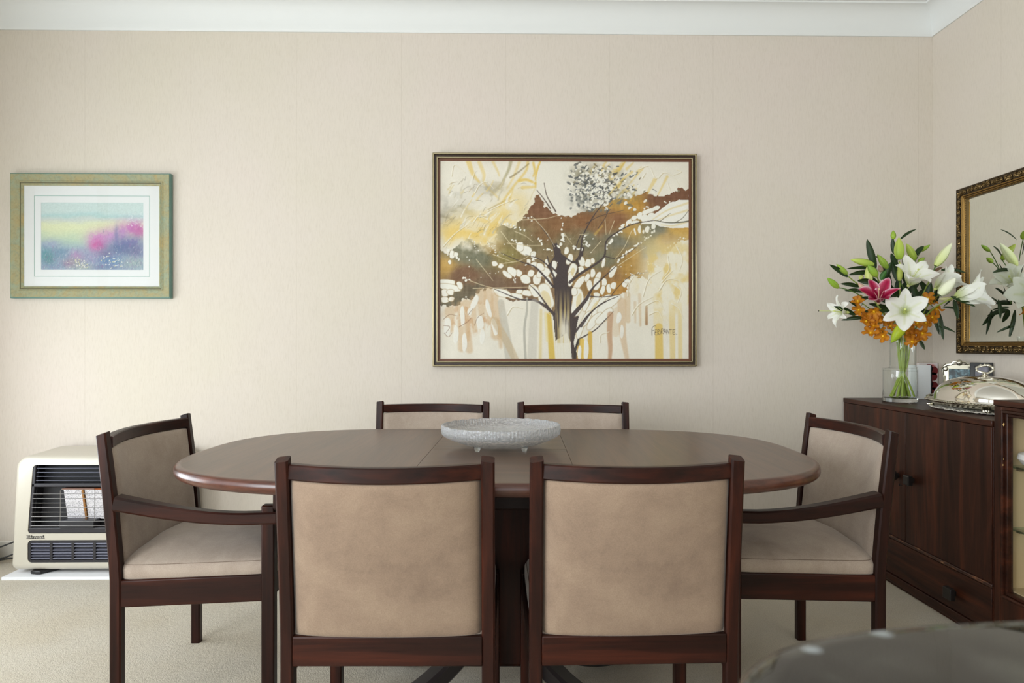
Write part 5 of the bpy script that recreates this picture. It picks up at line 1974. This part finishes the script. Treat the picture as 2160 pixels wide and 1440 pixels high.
# 5 far-left bud spray
t = flower_thing('lily_stem', 'long arching stem with two small green buds reaching furthest left', 'flower')
c = fz(330, 430, MY - .04)
stem_path(t, (.045, .0), c, r=.0040, neck_off=(-.024, -.006), bow=.02)
bud(t, fz(322, 415, MY - .04), fz(252, 350, MY - .04), 32, srgb(130, 156, 60), GY, MY, 0)
bud(t, fz(266, 500, MY - .06), fz(195, 438, MY - .07), 38, GY, srgb(130, 170, 50), MY, 1)
twig(t, fz(420, 560, MY - .04), fz(266, 500, MY - .06))
leaf(t, fz(325, 432, MY - .04), fz(208, 352, MY - .04), 38, MY, .06)
leaf(t, fz(398, 494, MY - .02), fz(278, 474, MY - .03), 34, MY, .08)
leaf(t, fz(424, 526, MY - .02), fz(303, 518, MY - .03), 32, MY, .10, col=(40, 62, 34))

# 6 left white lily seen from the side
t = flower_thing('lily_stem', 'white lily at the left edge of the bouquet seen from the side with long stamens', 'flower')
c = fz(318, 655, MY - .05)
stem_path(t, (.05, .02), c, r=.0040, neck_off=(-.03, 0), bow=-.01)
lily(t, c, Vector((-.95, -.22, .08)), .098, .020, R(18), R(125), 'white', roll=R(90), seed=9)
lg = MB()
lg.col = srgb(206, 218, 130)
lg.tube([fz(310, 655, MY - .05), fz(230, 648, MY - .06), fz(142, 647, MY - .06)], .0013, 6)
pi_ = obj('pistil', lg, M_leaf, t, colors=True)
tp = MB()
tp.col = srgb(40, 30, 24)
tp.ell(fz(140, 647, MY - .06), (.003, .003, .0025), 8, 5)
obj('stigma', tp, M_leaf, pi_, colors=True)
leaf(t, fz(372, 672, MY - .05), fz(236, 616, MY - .06), 42, MY, .06)
leaf(t, fz(418, 690, MY - .03), fz(283, 706, MY - .05), 32, MY, .06)
leaf(t, fz(420, 640, MY), fz(330, 585, MY), 26, MY, .1)

# 7 pink lily
t = flower_thing('lily_stem', 'deep pink lily with pale petal edges left of centre in the bouquet', 'flower')
c = fz(520, 590, NY + .03)
stem_path(t, (.02, .04), c + Vector((.01, .03, -.012)), r=.0044, neck_off=(-.012, -.012))
lily(t, c, Vector((-.32, -.62, .66)), .116, .032, R(26), R(82), 'pink', roll=R(62), seed=12)
bud(t, fz(455, 540, NY + .06), fz(390, 468, NY + .06), 38, srgb(190, 190, 120), srgb(216, 170, 160), NY, 1)
bud(t, fz(540, 400, MY + .03), fz(520, 358, MY + .03), 34, srgb(190, 170, 130), srgb(214, 160, 164), NY, 1)
leaf(t, fz(600, 600, NY + .1), fz(640, 480, NY + .1), 50, NY, .05)
leaf(t, fz(560, 560, NY + .1), fz(480, 430, NY + .1), 50, NY, .05)

# 8 right white lilies
t = flower_thing('lily_stem', 'large white lilies and a fat white bud leaning right in front of the mirror', 'flower')
c = fz(1002, 560, MY - .13)
stem_path(t, (-.045, .0), fz(985, 565, MY - .125), r=.0046, neck_off=(.024, 0), bow=.02)
lily(t, c, Vector((.80, -.50, .22)), .155, .050, R(18), R(66), 'white', roll=R(12), seed=21)
c2 = fz(880, 505, MY)
twig(t, fz(860, 600, MY + .03), c2, .003)
lily(t, c2, Vector((.60, -.35, .55)), .128, .044, R(16), R(70), 'white', roll=R(40), seed=22)
bud(t, fz(905, 547, NY + .01), fz(1008, 437, NY + .0), 70, srgb(226, 230, 190), srgb(244, 244, 226), NY, 1)
twig(t, fz(860, 600, MY), fz(905, 547, NY + .01), .003)
bud(t, fz(990, 572, MY - .08), fz(895, 572, MY - .06), 24, srgb(190, 186, 120), srgb(220, 214, 170), MY, 1)
leaf(t, fz(915, 388, MY), fz(1072, 405, MY - .02), 32, MY, .10)
leaf(t, fz(975, 556, NY - .03), fz(1135, 622, NY - .05), 36, NY, .04)
leaf(t, fz(995, 575, MY), fz(1022, 702, MY - .02), 40, MY, .02)
leaf(t, fz(925, 622, MY), fz(1035, 640, MY), 18, MY, .05)
leaf(t, fz(1000, 560, MY + .02), fz(930, 620, MY + .02), 14, MY, .05)

# 9 right tall white bud
t = flower_thing('lily_stem', 'stem with one long pointed white bud tilted right beside the mirror frame', 'flower')
c = fz(868, 400, MY)
stem_path(t, (-.03, -.03), c, r=.0044, neck_off=(.016, .01))
bud(t, fz(880, 362, MY), fz(985, 215, MY), 56, srgb(200, 210, 130), srgb(236, 238, 206), MY, 1)
twig(t, c, fz(880, 362, MY), .0028)
leaf(t, fz(830, 600, MY + .01), fz(852, 465, MY), 56, MY, .05)
leaf(t, fz(880, 600, MY + .03), fz(905, 490, MY + .03), 44, MY, .05)
leaf(t, fz(850, 560, MY + .04), fz(780, 450, MY + .04), 50, MY, .05)
leaf(t, fz(870, 400, MY + .02), fz(925, 370, MY + .02), 26, MY, .05, col=(120, 92, 72))


# foliage on a plain stem filling the middle of the bunch
t = flower_thing('greenery_stem', 'leafy stem without flowers filling the dark middle of the bouquet', 'foliage')
stem_path(t, (.0, .05), fz(640, 520, BY), r=.0040, neck_off=(0, .02))
for b_, e_, w_ in [((600, 600), (480, 540), 46), ((620, 560), (560, 440), 54), ((640, 560), (655, 420), 54), ((660, 560), (720, 430), 50), ((700, 600), (800, 520), 50), ((720, 600), (850, 600), 44),
                   ((600, 640), (455, 600), 40), ((620, 700), (520, 720), 36), ((740, 640), (900, 680), 40), ((700, 540), (780, 470), 46), ((560, 560), (440, 500), 44), ((600, 480), (545, 350), 42),
                   ((690, 470), (665, 350), 40), ((760, 560), (850, 500), 46), ((830, 660), (930, 740), 36), ((850, 640), (905, 800), 34), ((640, 640), (590, 760), 34), ((560, 640), (400, 660), 34)]:
    leaf(t, fz(*b_, BY - .02), fz(*e_, BY - .03), w_, BY, .06)
leaf(t, fz(470, 560, MY), fz(345, 590, MY), 30, MY, .06)

# 10, 11 orange orchid sprays
def orchid(parent, c, axis, s, seed):
    rs = random.Random(seed)
    n, r, u = frame_of(axis, rs.uniform(0, 6))
    M = Matrix(((r.x, u.x, n.x, c.x), (r.y, u.y, n.y, c.y), (r.z, u.z, n.z, c.z), (0, 0, 0, 1)))
    lip = MB()
    lip.col = srgb(238, 190, 44)
    lip.lathe([(0, -.006), (.004, -.004), (.006, .004), (.004, .010), (0, .012)], 8)
    f = obj('flower', lip.tf(M), M_leaf, parent, colors=True, weld=True)
    for k in range(5):
        pl = petal(s * rs.uniform(.9, 1.08), s * .42 * rs.uniform(.85, 1.15), R(44), R(94) + rs.uniform(-.6, .3), 'orange', rs, .004)
        pl.tf(M @ Matrix.Rotation(k * 2 * PI / 5 + rs.uniform(-.15, .15), 4, 'Z'))
        obj('petal', pl, M_petal, f, colors=True, recalc=False, ang=80)


def spray(label, foot, neck_off, tip, spots, sd, leaves):
    t = flower_thing('orchid_stem', label, 'flower')
    s, path = stem_path(t, foot, tip, r=.0036, neck_off=neck_off, bow=.0)
    rs = random.Random(sd)
    for i, (x, y, dy) in enumerate(spots):
        c = fz(x, y, NY + .07 + dy)
        near = min(path[18:], key=lambda p: (p - c).length)
        twig(t, near, c + Vector((0, .012, -.004)), .0014)
        orchid(t, c, TOCAM + Vector((rs.uniform(-.8, .7), rs.uniform(-.2, .5), rs.uniform(-.7, .8))), .034 * rs.uniform(.85, 1.1), sd * 31 + i)
    for a in leaves:
        leaf(t, *a)
    return t


spray('spray of orange orchids on the left below the pink lily', (.05, -.03), (-.020, -.024), fz(420, 600, NY + .09),
      [(400, 640, 0), (490, 648, -.02), (392, 590, .03), (445, 690, .02), (500, 700, 0), (440, 715, .01), (490, 740, .0), (470, 790, .01), (552, 806, -.01), (520, 770, .02), (590, 745, .04), (560, 700, .04)], 3, [])
spray('spray of orange orchids on the right below the tall white buds', (-.05, -.02), (.028, -.016), fz(850, 580, NY + .10),
      [(832, 575, .03), (885, 628, .01), (850, 600, .03), (860, 690, .02), (825, 720, .03), (760, 730, .0), (795, 785, .01), (735, 795, .03), (738, 842, .0), (770, 835, .02), (700, 760, .03)], 5,
      [(fz(890, 640, MY), fz(930, 832, MY), 44, MY, .02), (fz(888, 735, MY), fz(1008, 784, MY), 22, MY, .04), (fz(870, 640, MY + .03), fz(915, 720, MY + .03), 50, MY, .04), (fz(800, 560, MY + .03), fz(740, 620, MY + .02), 50, MY, .02)])


# ------------------------------------------------------------------ gas heater on its board
def heater():
    from mathutils.geometry import tessellate_polygon
    cx = -1.85
    yf, yb = 3.115, 3.365
    t = thing('gas_heater', 'cream portable gas heater with a black grille behind the left armchair', 'heater', (cx, yf, .014))
    cream = plain('cream_enamel', srgb(194, 187, 172), .35, Coat_Weight=.3, Coat_Roughness=.15)
    W1, W0, zb, zt, rc = .352, .377, .016, .531, .055

    def outline(ins, ztop=zt):
        pts = []
        for (qx, qz, a0) in ((1, 1, 0), (-1, 1, 90), (-1, 0, 180), (1, 0, 270)):
            r = rc if qz else .03
            for i in range(9):
                a = R(a0 + 90 * i / 8)
                zc = (ztop - r) if qz else (zb + r)
                z = zc + (r - ins) * math.sin(a)
                hwz = W0 + (W1 - W0) * (z - zb) / (ztop - zb)
                x = qx * (hwz - r) + (r - ins) * math.cos(a)
                pts.append((x, z))
        return pts

    def rrect(x0, x1, z0, z1, r):
        pts = []
        for (xx, zz, a0) in ((x1 - r, z1 - r, 0), (x0 + r, z1 - r, 90), (x0 + r, z0 + r, 180), (x1 - r, z0 + r, 270)):
            for i in range(6):
                a = R(a0 + 90 * i / 5)
                pts.append((xx + r * math.cos(a), zz + r * math.sin(a)))
        return pts
    o0 = outline(.022)
    h1 = [(x * (.297 - (z - .183) / .309 * .024) / .306, z) for x, z in rrect(-.306, .306, .183, .492, .018)]
    h2 = rrect(-.297, .297, .051, .153, .020)
    mb = MB()
    loops = [o0, h1, h2]
    tri = tessellate_polygon([[Vector((x, z, 0)) for x, z in lp] for lp in loops])
    flat = [p for lp in loops for p in lp]
    mb.add([(x, 0, z) for x, z in flat], [tuple(f) for f in tri])
    rings = [(.022, 0, 0), (.010, .004, 0), (.003, .013, 0), (0, .026, 0), (0, .12, .004), (0, yb - yf, .010)]
    prev = None
    n = len(o0)
    vs = []
    for ins, y, up in rings:
        for x, z in outline(ins, zt + up):
            vs.append((x, y, z))
    fs = [(i * n + j, i * n + (j + 1) % n, (i + 1) * n + (j + 1) % n, (i + 1) * n + j) for i in range(len(rings) - 1) for j in range(n)]
    fs.append(tuple((len(rings) - 1) * n + j for j in range(n)))
    mb.add(vs, fs)
    for lp in (h1, h2):
        m = len(lp)
        mb.add([(x, 0, z) for x, z in lp] + [(x, .02, z) for x, z in lp], [(j, (j + 1) % m, m + (j + 1) % m, m + j) for j in range(m)])
    obj('casing', mb, cream, t, weld=True, ang=50)
    # upper grille panel
    gr = plain('grille_black', srgb(44, 42, 46), .4)
    deep = plain('recess_black', srgb(24, 22, 25), .55)
    def tap(mb):
        mb.v = [(x * (.297 - (z - .183) / .309 * .024) / .306, y, z) for x, y, z in mb.v]
        return mb
    mb = MB().box((-.306, .002, .392), (.306, .016, .408)).box((-.306, .002, .184), (.306, .016, .208)).box((-.306, .002, .208), (-.292, .016, .492)).box((.292, .002, .208), (.306, .016, .492))
    p = obj('grille_panel', tap(mb), gr, t, bevel=.003)
    mb = MB().box((-.303, .060, .186), (.303, .064, .490))
    mb.box((-.303, .016, .392), (.303, .060, .396)).box((-.292, .016, .205), (-.288, .060, .492)).box((.288, .016, .205), (.292, .060, .492)).box((-.292, .018, .204), (.292, .060, .208))
    obj('recess', tap(mb), deep, t)
    lou = plain('louvre_grey', srgb(92, 92, 104), .35, .3)
    for k in range(4):
        z = .414 + k * .0185
        mb = MB()
        mb.prism([(.004, z + .006), (.006, z + .0085), (.040, z + .001), (.038, z - .002)], lambda a, b, s: (-.288 + .576 * s, a, b))
        obj('louvre', tap(mb), lou, p)
    wires = plain('chrome_wire', srgb(150, 148, 146), .3, .85)
    for k in range(8):
        z = .2185 + k * .0205
        obj('guard_wire', tap(MB().tube([(-.296, .010, z), (-.293, -.003, z), (0, -.004, z), (.293, -.003, z), (.296, .010, z)], .0014, 6)), wires, p)
    obj('guard_loop', MB().tube([(-.150, -.002, .238), (-.148, -.003, .378), (-.142, -.003, .384), (.002, -.003, .384), (.006, -.003, .378), (.004, -.002, .238)], .0016, 6), wires, p)
    tile = NT('radiant_tile')
    v = tile.coords()
    vo = tile.n('ShaderNodeTexVoronoi')
    vo.inputs['Scale'].default_value = 190
    tile.l(v, vo.inputs['Vector'])
    tile.color(tile.ramp(vo.outputs['Distance'], [(.2, srgb(150, 146, 150)), (.5, srgb(226, 222, 224))]))
    tile.set(Roughness=.8)
    brass = NT('brass_strip').set(Base_Color=srgb(196, 142, 86), Metallic=.8, Roughness=.35).m
    for k in range(4):
        x = -.150 + k * .094
        M = Matrix.Translation((x, .052, .236)) @ Matrix.Rotation(R(12), 4, 'X')
        obj('radiant_tile', MB().box((0, 0, 0), (.082, .006, .142)).tf(M), tile.m, t)
        if k < 3:
            obj('brass_strip', MB().box((.0835, -.006, -.004), (.0915, .006, .146)).tf(M), brass, t)
    mb = MB().box((-.156, .020, .376), (.226, .058, .382))
    obj('copper_bar', mb, NT('copper_bar').set(Base_Color=srgb(150, 84, 50), Metallic=.8, Roughness=.4).m, t)
    obj('control_box', MB().box((-.156, -.003, .207), (.000, .050, .242)), plain('control_black', srgb(40, 40, 44), .35), t, bevel=.003)
    # lower outlet louvres
    mb = MB()
    for z0, z1 in ((.051, .062), (.140, .153)):
        mb.box((-.297, .003, z0), (.297, .014, z1))
    for k in range(7):
        x = -.297 + k * (.594 - .012) / 6
        mb.box((x, .003, .062), (x + .012, .014, .140))
    mb.box((-.296, .018, .052), (.296, .020, .152))
    lp_ = obj('outlet_panel', mb, gr, t)
    for k in range(6):
        z = .066 + k * .0128 + (.004 if k > 3 else 0)
        obj('outlet_slat', MB().prism([(.004, z), (.005, z + .004), (.017, z + .0085), (.017, z + .006)], lambda a, b, s: (-.286 + .572 * s, a, b)), lou, lp_)
    for x in (-.285, .20):
        obj('foot', MB().prism([(x, -.012), (x + .030, -.020), (x + .050, -.020), (x + .055, -.010), (x + .100, .05), (x + .100, .22), (x, .22)], lambda a, b, s: (a, b + .012, .0005 + .0155 * s)), M_black, t, bevel=.004)
    # maker's name plate in raised slab-serif letters
    U = .0235

    def let(strokes, x0, mb, y0, grow=0):
        for (a, b, c, d) in strokes:
            mb.box((x0 + a * U - grow, y0, .1605 + b * U - grow), (x0 + c * U + grow, y0 + .0008, .1605 + d * U + grow))
    GL = {'R': ([(.0, 0, .34, .10), (.08, 0, .24, .62), (.0, .56, .44, .66), (.36, .36, .52, .60), (.2, .30, .44, .38), (.34, .10, .48, .30), (.42, 0, .60, .12)], .64),
          'i': ([(.0, 0, .28, .08), (.06, 0, .20, .44), (.0, .36, .20, .44), (.06, .52, .20, .64)], .32),
          'n': ([(.0, 0, .24, .08), (.05, 0, .18, .44), (.0, .36, .18, .44), (.18, .34, .40, .44), (.34, 0, .47, .38), (.29, 0, .52, .08)], .56),
          'a': ([(.06, .34, .34, .44), (.29, 0, .43, .40), (.0, .04, .14, .22), (.06, 0, .29, .08), (.08, .18, .34, .26), (.40, 0, .50, .08)], .54)}
    x = -.300
    back, front = MB(), MB()
    for ch in 'Rinnai':
        st, adv = GL[ch]
        let(st, x, back, -.0012, .0011)
        let(st, x, front, -.0022, -.00035)
        x += adv * U * 1.75 * .66
    bl = obj('name_plate', back, plain('logo_outline', srgb(40, 36, 34), .5), t)
    obj('lettering', front, plain('logo_silver', srgb(176, 170, 160), .4), bl)
    return t


heater()
bd_ = obj('floor_board', MB().box((-2.236, 3.076, 0), (-1.462, 3.384, .014)), plain('white_melamine', srgb(232, 232, 234), .35), bevel=.001)
tag(bd_, 'thin white board lying on the carpet under the gas heater', 'board')

# black adaptor with its leads at the far left
ad = thing('power_adaptor', 'black plastic box on the carpet left of the heater, cut off by the frame', 'adaptor', (-2.485, 3.268, 0))
prof = [(-.052, 0), (.056, 0), (.062, .03), (.056, .062), (.062, .092), (.058, .112), (.050, .119), (-.05, .119)]
obj('casing', MB().prism(prof, lambda a, b, s: (a, -.045 + .09 * s, b)), M_black, ad, bevel=.006, seg=3)
for i, pts in enumerate(([(-2.424, 3.27, .083), (-2.39, 3.29, .088), (-2.34, 3.34, .106), (-2.27, 3.36, .108), (-2.225, 3.366, .108)],
                         [(-2.424, 3.27, .028), (-2.38, 3.30, .034), (-2.30, 3.36, .062), (-2.225, 3.368, .075)],
                         [(-2.424, 3.28, .022), (-2.36, 3.32, .024), (-2.28, 3.35, .030), (-2.225, 3.365, .036)])):
    obj('cable', MB().tube([(x + 2.485, y - 3.268, z) for x, y, z in pts], .0036, 8), M_black, ad)

# ------------------------------------------------------------------ dark granite bench top close to the camera
gt = thing('kitchen_bench', 'dark grey speckled granite bench top with rounded corner, blurred at the lower right', 'bench', (.60, 0, 0))
gr = NT('dark_granite')
v = gr.coords()
n1 = gr.noise(v, 16, 5, .6, .8)
n2 = gr.noise(v, 60.0, 5, .65, .4)
col = gr.ramp(n1, [(.3, srgb(20, 20, 18)), (.5, srgb(34, 33, 30)), (.66, srgb(54, 54, 49)), (.78, srgb(84, 84, 76))])
vor = gr.n('ShaderNodeTexVoronoi')
vor.inputs["Scale"].default_value = 34
gr.l(v, vor.inputs['Vector'])
fleck = gr.ramp(vor.outputs['Distance'], [(.12, (1, 1, 1)), (.26, (0, 0, 0))])
sel = gr.ramp(gr.noise(v, 12.0, 2), [(.46, (0, 0, 0)), (.56, (1, 1, 1))])
ff = gr.mix(fleck, sel, 1.0, 'MULTIPLY')
c2 = gr.mix(col, srgb(178, 186, 190), gr.math('MULTIPLY', ff, 1.0))
c2 = gr.mix(c2, gr.ramp(n2, [(.4, (.7, .7, .7)), (.65, (1.15, 1.15, 1.15))]), .7, 'MULTIPLY')
gr.color(c2)
gr.set(Roughness=.02, IOR=1.41)
GZ = .900


def gring(off, z):
    a, bf, bn, n = .508 - off, .192 - off, .82 - off, 5
    out = []
    for i in range(160):
        t_ = 2 * PI * i / 160
        c_, s_ = math.cos(t_), math.sin(t_)
        x_ = a * math.copysign(abs(c_) ** (2 / n), c_)
        y_ = (bf if s_ > 0 else bn) * math.copysign(abs(s_) ** (2 / n), s_)
        out.append((x_, .18 + y_, z))
    return out


rings = [gring(o_, GZ + dz) for o_, dz in ((.016, 0), (.009, -.0006), (.004, -.0028), (.001, -.0065), (0, -.011), (.001, -.0155), (.004, -.019), (.009, -.0215), (.016, -.022))]
mb = slab(rings)
mb.m = [0] * len(mb.f)
obj('granite_top', mb, gr.m, gt, ang=50)
obj('base_cabinet', MB().box((-.36, -.55, .09), (.42, .26, GZ - .022)), M_white, gt, bevel=.003)
obj('kickboard', MB().box((-.32, -.50, 0), (.38, .21, .09)), M_black, gt)
